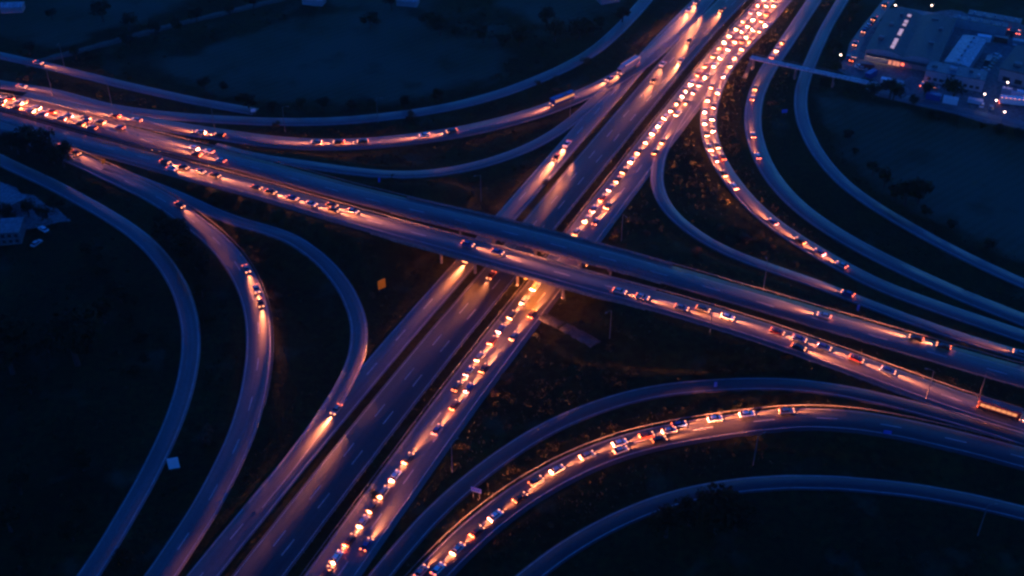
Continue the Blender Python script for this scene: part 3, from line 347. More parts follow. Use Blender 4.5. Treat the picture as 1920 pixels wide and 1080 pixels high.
def tag(o, label=None, cat=None, group=None, kind=None):
    if label: o['label'] = label
    if cat: o['category'] = cat
    if group: o['group'] = group
    if kind: o['kind'] = kind
    return o

def mesh_from(name, verts, faces, mats, fm=None, smooth_shade=False):
    me = bpy.data.meshes.new(name)
    me.from_pydata([tuple(map(float, v)) for v in verts], [], faces)
    for m in (mats if isinstance(mats, (list, tuple)) else [mats]):
        me.materials.append(m)
    if fm is not None:
        me.polygons.foreach_set('material_index', fm)
    if smooth_shade:
        me.polygons.foreach_set('use_smooth', [True] * len(me.polygons))
    me.update()
    return me

def obj(name, me, parent=None, loc=(0, 0, 0)):
    o = bpy.data.objects.new(name, me)
    o.location = loc
    return link(o, parent)

def empty(name, loc=(0, 0, 0), rz=0.0, parent=None):
    o = bpy.data.objects.new(name, None)
    o.empty_display_size = 0.5
    o.location = loc
    o.rotation_euler = (0, 0, rz)
    return link(o, parent)

class MB:
    """collects boxes, prisms and tubes for ONE mesh"""
    def __init__(s): s.v, s.f, s.m = [], [], []
    def add(s, v, f, m=0):
        b = len(s.v)
        s.v += [tuple(p) for p in v]
        s.f += [tuple(b + i for i in q) for q in f]
        s.m += [m] * len(f)
        return s
    def box(s, x0, x1, y0, y1, z0, z1, m=0, c=0.0):
        """box; c chamfers the four upright edges and the top rim"""
        if c <= 0:
            v = [(x, y, z) for z in (z0, z1) for x, y in ((x0, y0), (x1, y0), (x1, y1), (x0, y1))]
            return s.add(v, [(3, 2, 1, 0), (4, 5, 6, 7), (0, 1, 5, 4), (1, 2, 6, 5), (2, 3, 7, 6), (3, 0, 4, 7)], m)
        ring = lambda k: [(x0 + k, y0), (x1 - k, y0), (x1, y0 + k), (x1, y1 - k), (x1 - k, y1), (x0 + k, y1), (x0, y1 - k), (x0, y0 + k)]
        inner = [(min(max(x, x0 + c), x1 - c), min(max(y, y0 + c), y1 - c)) for x, y in ring(c)]
        inner = [(x + (0.4 * c if i in (7, 6) else -0.4 * c if i in (2, 3) else 0), y + (0.4 * c if i in (0, 1) else -0.4 * c if i in (4, 5) else 0)) for i, (x, y) in enumerate(ring(c))]
        v = [(x, y, z0) for x, y in ring(c)] + [(x, y, z1 - c) for x, y in ring(c)] + [(x, y, z1) for x, y in inner]
        f = [tuple(range(7, -1, -1)), tuple(range(16, 24))]
        for r in (0, 8):
            f += [(r + i, r + (i + 1) % 8, r + 8 + (i + 1) % 8, r + 8 + i) for i in range(8)]
        return s.add(v, f, m)
    def tube(s, pts, rad, n=6, m=0):
        v, f = [], []
        for i, p in enumerate(pts):
            p = Vector(p)
            d = (Vector(pts[min(i + 1, len(pts) - 1)]) - Vector(pts[max(i - 1, 0)])).normalized()
            a = d.orthogonal().normalized()
            b = d.cross(a)
            r = rad[i] if isinstance(rad, (list, tuple)) else rad
            v += [p + (a * math.cos(2 * math.pi * k / n) + b * math.sin(2 * math.pi * k / n)) * r for k in range(n)]
        for i in range(len(pts) - 1):
            f += [(i * n + k, i * n + (k + 1) % n, (i + 1) * n + (k + 1) % n, (i + 1) * n + k) for k in range(n)]
        f += [tuple(range(n - 1, -1, -1)), tuple(range((len(pts) - 1) * n, len(pts) * n))]
        return s.add(v, f, m)
    def mesh(s, name, mats, sm=False): return mesh_from(name, s.v, s.f, mats, s.m, sm)

# ------------------------------------------------------------ roads: centre lines and levels
class Road: pass
ROAD = {}
def resample(P, step):
    P = np.array(P, float)
    d = np.r_[0, np.cumsum(np.hypot(*np.diff(P, axis=0).T))]
    n = max(2, int(round(d[-1] / step)) + 1)
    q = np.linspace(0, d[-1], n)
    return np.c_[np.interp(q, d, P[:, 0]), np.interp(q, d, P[:, 1])]
def curve_fill(P):
    out = []
    for i in range(len(P) - 1):
        p0, p1, p2, p3 = P[max(i - 1, 0)], P[i], P[i + 1], P[min(i + 2, len(P) - 1)]
        for u in (0, 1 / 3, 2 / 3):
            out.append(0.5 * ((2 * p1) + (p2 - p0) * u + (2 * p0 - 5 * p1 + 4 * p2 - p3) * u * u + (3 * p1 - p0 - 3 * p2 + p3) * u ** 3))
    out.append(P[-1])
    return np.array(out)

for k, (name, (w, pts)) in enumerate(ROADS.items()):
    r = Road()
    r.name, r.w = name, w
    r.p = resample(curve_fill(np.array(pts, float)), 2.0)
    t = np.gradient(r.p, axis=0)
    r.t = t / np.hypot(*t.T)[:, None]
    r.n = np.c_[r.t[:, 1], -r.t[:, 0]]
    r.s = np.arange(len(r.p)) * (np.hypot(*np.diff(r.p, axis=0).T).mean())
    s = s_of(r.p[:, 0], r.p[:, 1])
    r.bridge = np.zeros(len(r.p), bool)
    if name.startswith('flyover'):
        r.z = hump(s)
        r.bridge = (s > -50) & (s < 39)
    elif name in ('busy_carriageway', 'through_carriageway', 'collector_road'):
        r.z = np.zeros(len(r.p))
    else:
        z = ground(r.p[:, 0], r.p[:, 1])
        kern = np.exp(-0.5 * (np.arange(-12, 13) / 5.0) ** 2)
        kern /= kern.sum()
        zz = np.convolve(np.r_[[z[0]] * 12, z, [z[-1]] * 12], kern, 'valid')
        r.z = zz
    if not name.startswith('flyover') and name not in ('busy_carriageway', 'through_carriageway', 'collector_road'):
        for q in ROAD.values():                                  # run flush into every road it merges with
            d2 = np.hypot(r.p[:, None, 0] - q.p[None, :, 0], r.p[:, None, 1] - q.p[None, :, 1])
            d2[:, q.bridge] = 1e9
            near_ = d2.argmin(1)
            gap_ = d2.min(1) - (r.w + q.w) / 2
            k_ = 1 - smooth(1.0, 16.0, gap_)
            r.z = r.z * (1 - k_) + q.z[near_] * k_
        kern = np.exp(-0.5 * (np.arange(-9, 10) / 3.5) ** 2)
        kern /= kern.sum()
        r.z = np.convolve(np.r_[[r.z[0]] * 9, r.z, [r.z[-1]] * 9], kern, 'valid')
    r.dz = 0.07 if 'track' in name else 0.34 if name == 'service_road' else 0.15 + 0.006 * k
    ROAD[name] = r

# ------------------------------------------------------------ ground sheet, graded to every road
def axis(a, b, step, far):
    core = np.arange(a, b + 0.1, step)
    grow = np.cumsum(6 * 1.45 ** np.arange(1, 17))
    grow = grow[grow < far]
    return np.r_[a - grow[::-1], core, b + grow]
gx, gy = axis(-320, 320, 2.5, 2600), axis(160, 700, 2.5, 2600)
XX, YY = np.meshgrid(gx, gy)
ZZ = ground(XX, YY)
best = np.full(XX.shape, 1e9)
target = np.zeros(XX.shape)
for r in ROAD.values():
    hw = r.w / 2
    for i in range(0, len(r.p), 2):
        if r.bridge[i]: continue
        x, y = r.p[i]
        i0, i1 = np.searchsorted(gx, (x - 14 - hw, x + 14 + hw))
        j0, j1 = np.searchsorted(gy, (y - 14 - hw, y + 14 + hw))
        d = np.hypot(XX[j0:j1, i0:i1] - x, YY[j0:j1, i0:i1] - y) - hw
        mk = d < best[j0:j1, i0:i1]
        best[j0:j1, i0:i1][mk] = d[mk]
        target[j0:j1, i0:i1][mk] = r.z[i]
w = 1 - smooth(2.8, 9.5, best)
ZZ = ZZ * (1 - w) + target * w
rr = np.random.RandomState(3)
rough = rr.rand(*ZZ.shape) * 0.22 * smooth(5, 12, best)
ZZ = ZZ + rough - 0.05
def ground_z(x, y):
    i = int(np.clip(np.searchsorted(gx, x) - 1, 0, len(gx) - 2))
    j = int(np.clip(np.searchsorted(gy, y) - 1, 0, len(gy) - 2))
    u, v = (x - gx[i]) / (gx[i + 1] - gx[i]), (y - gy[j]) / (gy[j + 1] - gy[j])
    return float((ZZ[j, i] * (1 - u) + ZZ[j, i + 1] * u) * (1 - v) + (ZZ[j + 1, i] * (1 - u) + ZZ[j + 1, i + 1] * u) * v)
nx, ny = len(gx), len(gy)
idx = np.arange(nx * ny).reshape(ny, nx)
quads = np.stack([idx[:-1, :-1], idx[:-1, 1:], idx[1:, 1:], idx[1:, :-1]], -1).reshape(-1, 4)
g = obj('ground', mesh_from('ground', np.stack([XX, YY, ZZ], -1).reshape(-1, 3), quads.tolist(), M['grass'], None, True))
tag(g, 'rough dark grass between and around the motorway roads', 'ground', kind='structure')

def drape(name, poly, m, lift, label, cat, step=4.0):
    """an irregular patch of ground following the terrain"""
    P = resample(np.vstack([poly, poly[:1]]), 5.0)[:-1]
    P = P + rr.randn(*P.shape) * 0.8
    bm = bmesh.new()
    vs = [bm.verts.new((x, y, 0)) for x, y in P]
    bm.faces.new(vs)
    bmesh.ops.triangulate(bm, faces=bm.faces[:])
    for _ in range(3):
        long = [e for e in bm.edges if e.calc_length() > step * 2.5]
        if not long: break
        bmesh.ops.subdivide_edges(bm, edges=long, cuts=2)
        bmesh.ops.triangulate(bm, faces=bm.faces[:])
    for v in bm.verts:
        v.co.z = max(ground_z(v.co.x, v.co.y), 0) + lift
    bmesh.ops.recalc_face_normals(bm, faces=bm.faces[:])
    if sum(f.normal.z for f in bm.faces) < 0:
        bmesh.ops.reverse_faces(bm, faces=bm.faces[:])
    me = bpy.data.meshes.new(name)
    bm.to_mesh(me)
    bm.free()
    me.materials.append(m)
    o = obj(name, me)
    return tag(o, label, cat, kind='structure')
def inside(poly, X, Y):
    """signed distance to a polygon, positive inside"""
    P = np.array(poly, float)
    Q = np.roll(P, -1, axis=0)
    odd = np.zeros(X.shape, bool)
    d = np.full(X.shape, 1e9)
    for (x0, y0), (x1, y1) in zip(P, Q):
        cr = ((y0 > Y) != (y1 > Y)) & (X < (x1 - x0) * (Y - y0) / ((y1 - y0) or 1e-9) + x0)
        odd ^= cr
        u = np.clip(((X - x0) * (x1 - x0) + (Y - y0) * (y1 - y0)) / ((x1 - x0) ** 2 + (y1 - y0) ** 2), 0, 1)
        d = np.minimum(d, np.hypot(X - x0 - u * (x1 - x0), Y - y0 - u * (y1 - y0)))
    return np.where(odd, d, -d)
field_w = np.zeros(XX.shape)
for k, poly in enumerate(FIELDS):
    if k == 4: continue
    field_w = np.maximum(field_w, smooth(-12, 6, inside(poly, XX, YY)))
field_w = np.maximum(field_w, 0.22 * smooth(380, 470, YY))
field_w *= smooth(1.5, 7, best)
at_ = g.data.attributes.new('meadow', 'FLOAT', 'POINT')
at_.data.foreach_set('value', field_w.ravel())
gm = M['grass']
n, l = gm.node_tree.nodes, gm.node_tree.links
an = n.new('ShaderNodeAttribute')
an.attribute_name = 'meadow'
tcg = n.new('ShaderNodeTexCoord')
nzg = n.new('ShaderNodeTexNoise')
nzg.inputs['Scale'].default_value = 0.06
nzg.inputs['Detail'].default_value = 6
l.new(tcg.outputs['Object'], nzg.inputs['Vector'])
mm = n.new('ShaderNodeMath'); mm.operation = 'MULTIPLY_ADD'
l.new(nzg.outputs['Fac'], mm.inputs[0]); mm.inputs[1].default_value = 2.4; mm.inputs[2].default_value = -1.2
ma = n.new('ShaderNodeMath'); ma.operation = 'ADD'
l.new(mm.outputs[0], ma.inputs[0]); l.new(an.outputs['Fac'], ma.inputs[1])
mr = n.new('ShaderNodeMapRange')
mr.inputs[1].default_value, mr.inputs[2].default_value = 0.25, 0.85
l.new(ma.outputs[0], mr.inputs[0])
wv = n.new('ShaderNodeTexWave')
wv.inputs['Scale'].default_value = 0.09
wv.inputs['Distortion'].default_value = 2.5
wv.inputs['Detail'].default_value = 3
wmp = n.new('ShaderNodeMapping'); wmp.inputs['Rotation'].default_value = (0, 0, 0.9)
l.new(tcg.outputs['Object'], wmp.inputs[0]); l.new(wmp.outputs[0], wv.inputs['Vector'])
nz2 = n.new('ShaderNodeTexNoise'); nz2.inputs['Scale'].default_value = 0.02; nz2.inputs['Detail'].default_value = 7
l.new(tcg.outputs['Object'], nz2.inputs['Vector'])
fm = n.new('ShaderNodeMix'); fm.data_type = 'RGBA'
fm.inputs[6].default_value = (0.026, 0.044, 0.020, 1); fm.inputs[7].default_value = (0.046, 0.080, 0.052, 1)
av = n.new('ShaderNodeMath'); av.operation = 'MULTIPLY_ADD'
l.new(wv.outputs['Fac'], av.inputs[0]); av.inputs[1].default_value = 0.35
r3 = n.new('ShaderNodeMapRange'); r3.inputs[1].default_value, r3.inputs[2].default_value = 0.35, 0.65
l.new(nz2.outputs['Fac'], r3.inputs[0]); l.new(r3.outputs[0], av.inputs[2])
l.new(av.outputs[0], fm.inputs['Factor'])
bs = n['Principled BSDF']
old = bs.inputs['Base Color'].links[0].from_socket
fx = n.new('ShaderNodeMix'); fx.data_type = 'RGBA'
l.new(mr.outputs[0], fx.inputs['Factor']); l.new(old, fx.inputs[6]); l.new(fm.outputs[2], fx.inputs[7])
l.new(fx.outputs[2], bs.inputs['Base Color'])

# ------------------------------------------------------------ road surfaces and markings
ROAD_LABELS = dict(
    through_carriageway='dark blue carriageway carrying few cars under the flyover', busy_carriageway='orange lit carriageway packed with traffic passing under the flyover',
    collector_road='collector road left of the dark carriageway under the flyover', flyover_west='upper carriageway crossing the flyover from left to right',
    flyover_east='lower carriageway crossing the flyover from left to right', outer_northwest_road='pale blue outer curve below the top field',
    northwest_slip_road='two lane slip road curving across the upper left', northwest_inner_loop='thin inner curve between slip road and flyover at upper left',
    local_lane='narrow lane at the far left ending among trees', northeast_slip_road='glowing slip road peeling off the busy carriageway at upper right',
    northeast_second_road='second curve at upper right passing under the footbridge', northeast_outer_road='outermost blue curve beside the dark right field',
    northeast_inner_loop='thin innermost loop right of the busy carriageway', southeast_inner_loop='dark blue inner curve at lower right',
    southeast_slip_road='two lane slip road with convoys at lower right', southeast_outer_road='outermost dark blue curve at the bottom right',
    southwest_outer_road='outermost blue curve at lower left beside the white sign', southwest_slip_road='two lane slip road curving down at lower left',
    southwest_inner_loop='thin inner loop joining the collector road at lower left', service_road='pale service road in front of the warehouses',
    service_track='short pale track on the slope below the flyover', field_track='pale field track in the upper left')
LINES = dict(busy_carriageway=[(-6.1, 0), (-2.3, 1), (1.4, 1), (5.1, 0)], through_carriageway=[(-5.7, 0), (-1.9, 1), (1.8, 1), (5.5, 0)],
             collector_road=[(-3.4, 0), (0.4, 1), (3.4, 0)], flyover_west=[(-4.8, 0), (-0.9, 1), (2.9, 0)], flyover_east=[(-4.8, 0), (-0.9, 1), (2.9, 0)],
             northwest_slip_road=[(-3.9, 0), (0, 1), (3.9, 0)], southeast_slip_road=[(-4.1, 0), (-0.3, 1), (3.4, 0)], southwest_slip_road=[(-3.5, 0), (0, 1), (3.5, 0)])
def edge(r, o, dz):
    return np.c_[r.p + r.n * o, r.z + dz]
for r in ROAD.values():
    hw, n = r.w / 2, len(r.p)
    hw0 = hw
    if r.name == 'field_track' or r.name == 'service_track':
        hw = hw * (0.85 + 0.3 * rr.rand(n))[:, None]
    rows = [np.c_[r.p - r.n * (hw + 0.3), r.z + r.dz - 0.4], np.c_[r.p - r.n * hw, r.z + r.dz], np.c_[r.p, r.z + r.dz + 0.03], np.c_[r.p + r.n * hw, r.z + r.dz], np.c_[r.p + r.n * (hw + 0.3), r.z + r.dz - 0.4]]
    V = np.stack(rows, 1).reshape(-1, 3)
    F = [(i * 5 + k + 1, (i + 1) * 5 + k + 1, (i + 1) * 5 + k, i * 5 + k) for i in range(n - 1) for k in range(4)]
    m = M['track'] if 'track' in r.name else M['lane'] if r.name in ('outer_northwest_road', 'local_lane', 'southwest_outer_road', 'northeast_outer_road', 'service_road') else M['dark_asphalt'] if r.name in ('through_carriageway', 'southeast_slip_road', 'southeast_inner_loop', 'southeast_outer_road') else M['asphalt']
    me = mesh_from(r.name, V, F, m, None, True)
    uvl = me.uv_layers.new(name='UVMap')
    acr = np.tile([-hw0 - 0.3, -hw0, 0, hw0, hw0 + 0.3], n)
    alo = np.repeat(r.s, 5) + 137.0 * list(ROAD).index(r.name)
    li = np.zeros(len(me.loops), int)
    me.loops.foreach_get('vertex_index', li)
    uvl.data.foreach_set('uv', np.c_[acr[li], alo[li]].ravel())
    tag(obj(r.name, me), ROAD_LABELS[r.name], 'road', kind='structure')
    if 'track' in r.name: continue
    spec = LINES.get(r.name, [(-r.w / 2 + 0.45, 0), (r.w / 2 - 0.45, 0)])
    mv, mf = [], []
    def strip(o, a, b, wd):
        q = np.arange(a, b + 0.01, min(2.0, b - a))
        cx, cyy, cz = (np.interp(q, r.s, c) for c in (r.p[:, 0], r.p[:, 1], r.z))
        nxx, nyy = np.interp(q, r.s, r.n[:, 0]), np.interp(q, r.s, r.n[:, 1])
        cap = r.dz + 0.03 * (1 - abs(o) / (r.w / 2)) + 0.006
        b0 = len(mv)
        for i in range(len(q)):
            for e in (o - wd, o + wd):
                mv.append((cx[i] + nxx[i] * e, cyy[i] + nyy[i] * e, cz[i] + cap))
        for i in range(len(q) - 1):
            k = b0 + 2 * i
            mf.append((k + 1, k + 3, k + 2, k))
    for o, dash in spec:
        if dash:
            a = rnd.uniform(0, 10)
            while a + 6 < r.s[-1]:
                strip(o, a, a + 6, 0.16)
                a += 18
        else:
            strip(o, 0.5, r.s[-1] - 0.5, 0.12)
    me = mesh_from('road_markings', mv, mf, M['paint'])
    tag(obj('road_markings', me), 'white lane and edge lines painted on the ' + r.name.replace('_', ' '), 'markings', kind='structure')

# ------------------------------------------------------------ guard rails
def guard_rail(r, o, label, a=0.0, b=1e9, group=None):
    mb = MB()
    b = min(b, r.s[-1])
    q = np.arange(a, b, 4.0)
    cx, cyy, cz = (np.interp(q, r.s, c) for c in (r.p[:, 0], r.p[:, 1], r.z))
    nxx, nyy = np.interp(q, r.s, r.n[:, 0]), np.interp(q, r.s, r.n[:, 1])
    P = np.c_[cx + nxx * o, cyy + nyy * o, cz + 0.15]
    for z0, z1 in ((0.42, 0.56), (0.62, 0.76)):
        v, f = [], []
        for i in range(len(P)):
            for dx, zz in ((-0.05, z0), (0.05, z0), (0.05, z1), (-0.05, z1)):
                v.append((P[i, 0] + nxx[i] * dx, P[i, 1] + nyy[i] * dx, P[i, 2] + zz))
        for i in range(len(P) - 1):
            f += [(i * 4 + k, i * 4 + (k + 1) % 4, i * 4 + 4 + (k + 1) % 4, i * 4 + 4 + k) for k in range(4)]
        mb.add(v, f)
    for p in P:
        mb.box(p[0] - .06, p[0] + .06, p[1] - .06, p[1] + .06, p[2] - 0.5, p[2] + 0.7)
    o = obj('guard_rail', mb.mesh('guard_rail', M['steel']))
    return tag(o, label, 'guard rail', group)
guard_rail(ROAD['busy_carriageway'], -7.1, 'steel guard rail along the median side of the busy carriageway')
guard_rail(ROAD['through_carriageway'], -6.7, 'steel guard rail along the median side of the dark carriageway')
guard_rail(ROAD['flyover_west'], -5.6, 'steel guard rail along the median side of the upper flyover carriageway')
guard_rail(ROAD['flyover_east'], -5.6, 'steel guard rail along the median side of the lower flyover carriageway')
guard_rail(ROAD['flyover_west'], 5.75, 'steel guard rail along the far edge of the upper flyover carriageway')
guard_rail(ROAD['flyover_east'], 5.75, 'steel guard rail along the near edge of the lower flyover carriageway')
guard_rail(ROAD['southwest_slip_road'], -4.6, 'steel guard rail on the bend of the south west slip road', 60, 300)
guard_rail(ROAD['southeast_slip_road'], -5.3, 'steel guard rail on the outer side of the south east slip road', 60, 320)
guard_rail(ROAD['northwest_slip_road'], -5.0, 'steel guard rail on the outer side of the north west slip road', 120, 330)

# ------------------------------------------------------------ the flyover bridge
bridge = empty('flyover_bridge', (CROSS[0], CROSS[1], 0))
tag(bridge, 'concrete flyover bridge carrying two carriageways over the busy road', 'bridge')
def local(p): return (p[0] - CROSS[0], p[1] - CROSS[1], p[2])
for rn in ('flyover_west', 'flyover_east'):
    r = ROAD[rn]
    s = s_of(r.p[:, 0], r.p[:, 1])
    I = np.where((s > -56) & (s < 46))[0]
    v, f = [], []
    prof = [(-5.9, -0.02), (5.9, -0.02), (5.9, -0.55), (4.2, -1.35), (-4.2, -1.35), (-5.9, -0.55)]
    for i in I:
        for o, z in prof:
            v.append(local((*(r.p[i] + r.n[i] * o), r.z[i] + z + 0.1)))
    for i in range(len(I) - 1):
        f += [(i * 6 + k, i * 6 + (k + 1) % 6, i * 6 + 6 + (k + 1) % 6, i * 6 + 6 + k) for k in range(6)]
    f += [tuple(range(6)), tuple(range((len(I) - 1) * 6 + 5, (len(I) - 1) * 6 - 1, -1))]
    me = mesh_from('deck', v, f, M['concrete'])
    bm = bmesh.new(); bm.from_mesh(me); bmesh.ops.recalc_face_normals(bm, faces=bm.faces[:]); bm.to_mesh(me); bm.free()
    obj('deck', me, bridge)
    for sd in (-5.75, 5.75):
        v, f = [], []
        for i in I:
            for dx, z in ((-0.14, 0.06), (0.14, 0.06), (0.14, 0.40), (-0.14, 0.40)):
                v.append(local((*(r.p[i] + r.n[i] * (sd + dx)), r.z[i] + z + 0.03)))
        for i in range(len(I) - 1):
            f += [(i * 4 + k, i * 4 + (k + 1) % 4, i * 4 + 4 + (k + 1) % 4, i * 4 + 4 + k) for k in range(4)]
        obj('parapet', mesh_from('parapet', v, f, M['concrete']), bridge)
for ps in (-40, -29, -15.9, 0, 16.6, 27.5):
    for off in (-10.2, -4.2, 4.2, 10.2):
        x, y = at_st(ps, t_b(ps) + off)
        zt = hump(ps) - 1.3
        zb = ground_z(x, y) - 0.6
        mb = MB()
        mb.tube([(0, 0, zb), (0, 0, zt - 0.7)], 0.48, 10)
        mb.box(-0.75, 0.75, -1.2, 1.2, zt - 0.7, zt - 0.02 + 0.1)
        o = obj('pier', mb.mesh('pier', M['concrete']), bridge, (x - CROSS[0], y - CROSS[1], 0))
        o.rotation_euler[2] = -math.atan2(DIR_A[0], DIR_A[1])
def point_light(name, loc, power, col, parent, radius=0.3):
    d = bpy.data.lights.new(name, 'POINT')
    d.energy, d.color, d.shadow_soft_size = power, col, radius
    o = bpy.data.objects.new(name, d)
    o.location = loc
    return link(o, parent)
for s0, t0, pw in ((-22.5, -13.0, 800), (-21.5, -6.5, 200), (8.5, -13.4, 800), (4.5, -12.6, 500), (6, -7, 200), (9, 7, 120)):
    x, y = at_st(s0, t_b(s0) + t0)
    z = hump(s0) - 1.9 if abs(t0) < 13 else hump(s0) - 0.9
    mb = MB().box(-0.9, 0.9, -0.15, 0.15, -0.08, 0.08)
    o = obj('under_deck_lamp', mb.mesh('under_deck_lamp', M['sodium']), bridge, (x - CROSS[0], y - CROSS[1], z + 0.25))
    point_light('under_deck_light', (x - CROSS[0], y - CROSS[1], z - 0.1), pw, (1.0, 0.20, 0.008), bridge)

# ------------------------------------------------------------ footbridge by the north east roads
(fx0, fy0), (fx1, fy1) = FB
fl = math.hypot(fx1 - fx0, fy1 - fy0)
fb = empty('footbridge', (fx0, fy0, 0), math.atan2(fy1 - fy0, fx1 - fx0))
tag(fb, 'slim pale footbridge crossing two curving roads near the warehouses', 'footbridge')
obj('deck', MB().box(0, fl, -1.7, 1.7, 5.1, 5.5).mesh('footbridge_deck', M['roof_pale']), fb)
for y0 in (-1.8, 1.7):
    mb = MB().box(0, fl, y0, y0 + 0.1, 6.4, 6.5)
    for k in range(int(fl / 2) + 1):
        mb.box(k * 2.0, k * 2.0 + 0.08, y0, y0 + 0.1, 5.3, 6.4)
    obj('railing', mb.mesh('footbridge_railing', M['steel']), fb)
for x in (1.5, 20.5, 37.0, fl - 1.0):
    mb = MB().box(x - 0.35, x + 0.35, -1.2, 1.2, -0.6, 5.1)
    obj('pier', mb.mesh('footbridge_pier', M['concrete']), fb)
mb = MB()
for k in range(20):
    mb.box(0.2 - 0.0, 1.9, -1.7 - 0.42 * (k + 1), -1.7 - 0.42 * k, 5.2 - 0.27 * (k + 1) - 0.15, 5.2 - 0.27 * (k + 1))
obj('stairs', mb.mesh('footbridge_stairs', M['yard']), fb)

# ------------------------------------------------------------ vehicles
def car_meshes(colour):
    p = M['paint ' + colour]
    prof = [(-2.15, 0.32), (2.12, 0.32), (2.2, 0.55), (2.08, 0.74), (1.1, 0.92), (-1.75, 0.96), (-2.15, 0.86), (-2.22, 0.55)]
    mb, n = MB(), 8
    v = []
    for y, k in ((-0.9, 0.94), (-0.84, 1.0), (0.84, 1.0), (0.9, 0.94)):
        v += [(x * (1 if k == 1 else 0.985), y, 0.6 + (z - 0.6) * k) for x, z in prof]
    f = [tuple(range(n - 1, -1, -1))[::-1], tuple(range(4 * n - 1, 3 * n - 1, -1))]
    for r in range(3):
        f += [(r * n + i, (r + 1) * n + i, (r + 1) * n + (i + 1) % n, r * n + (i + 1) % n) for i in range(n)]
    mb.add(v, f)
    rv = [(-1.05, -0.6, 1.44), (0.28, -0.6, 1.44), (0.28, 0.6, 1.44), (-1.05, 0.6, 1.44), (-1.2, -0.63, 1.38), (0.42, -0.63, 1.38), (0.42, 0.63, 1.38), (-1.2, 0.63, 1.38)]
    mb.add(rv, [(0, 1, 2, 3), (4, 5, 1, 0), (5, 6, 2, 1), (6, 7, 3, 2), (7, 4, 0, 3)])
    body = mb.mesh('car_body_' + colour.replace(' ', '_'), p)
    bm = bmesh.new(); bm.from_mesh(body); bmesh.ops.recalc_face_normals(bm, faces=bm.faces[:]); bm.to_mesh(body); bm.free()
    return body
CAR_BODY = {k: car_meshes(k) for k in CAR_COLOURS}
GLASS = mesh_from('car_window', [(-1.85, -0.78, 0.94), (1.15, -0.78, 0.9), (1.15, 0.78, 0.9), (-1.85, 0.78, 0.94), (-1.2, -0.62, 1.385), (0.42, -0.62, 1.385), (0.42, 0.62, 1.385), (-1.2, 0.62, 1.385)],
                  [(0, 1, 5, 4), (1, 2, 6, 5), (2, 3, 7, 6), (3, 0, 4, 7)], M['glass'])
HEAD = MB().box(-0.16, 0.08, -0.22, 0.22, -0.09, 0.10, 0, 0.03).mesh('headlight', M['head'])
TAIL = MB().box(-0.06, 0.16, -0.22, 0.22, -0.11, 0.14, 0, 0.03).mesh('tail_light', M['tail'])
MARK = MB().box(-0.16, 0.16, -0.06, 0.06, -0.06, 0.06).mesh('added_marker_lamp', M['amber'])
def wheel_mesh(r, w):
    mb = MB().tube([(0, -w, 0), (0, w, 0)], r, 12)
    mb.tube([(0, -w - 0.01, 0), (0, w + 0.01, 0)], r * 0.55, 8, 1)
    return mb.mesh('wheel', [M['tyre'], M['steel']])
WHEEL, BIGWHEEL = wheel_mesh(0.32, 0.11), wheel_mesh(0.5, 0.17)

beam = bpy.data.lights.new('headlamp_beam', 'SPOT')
beam.energy = BEAM_W
beam.color = (1.0, 0.245, 0.085)
beam.spot_size = math.radians(100)
beam.spot_blend = 0.3
beam.shadow_soft_size = 0.25
beam.use_nodes = True
n_, l_ = beam.node_tree.nodes, beam.node_tree.links
em = n_['Emission']
tc = n_.new('ShaderNodeTexCoord')
sx = n_.new('ShaderNodeSeparateXYZ')
l_.new(tc.outputs['Normal'], sx.inputs[0])
def mth(op, a, b=None, c=None):
    q = n_.new('ShaderNodeMath')
    q.operation = op
    for i, u in enumerate((a, b, c)):
        if u is None: continue
        if isinstance(u, (int, float)): q.inputs[i].default_value = u
        else: l_.new(u, q.inputs[i])
    return q.outputs[0]
az = mth('ABSOLUTE', sx.outputs[2])
el = mth('ABSOLUTE', mth('DIVIDE', sx.outputs[1], az))         # dipped beam: brightest just under the horizon, cut off to the sides
la = mth('DIVIDE', sx.outputs[0], az)
vert = mth('POWER', mth('ADD', el, 0.06), -1.8)
la2 = mth('MULTIPLY', la, la)
lat = mth('ADD', mth('EXPONENT', mth('MULTIPLY', la2, -30.0)), mth('MULTIPLY', mth('EXPONENT', mth('MULTIPLY', la2, -5.0)), 0.13))
down = mth('ADD', mth('MULTIPLY', mth('LESS_THAN', sx.outputs[1], 0.0), 0.94), 0.06)      # little light above the cut-off
l_.new(mth('MULTIPLY', mth('MULTIPLY', mth('MULTIPLY', vert, lat), down), 0.05), em.inputs['Strength'])

weak = beam.copy()
weak.energy = beam.energy * 0.36
DIM = ('through_carriageway', 'northeast_second_road', 'southwest_slip_road', 'outer_northwest_road', 'local_lane', 'northeast_inner_loop')
red = bpy.data.lights.new('tail_glow', 'POINT')
red.energy, red.color, red.shadow_soft_size = 5.0, (1.0, 0.13, 0.04), 0.3
red.use_custom_distance = False

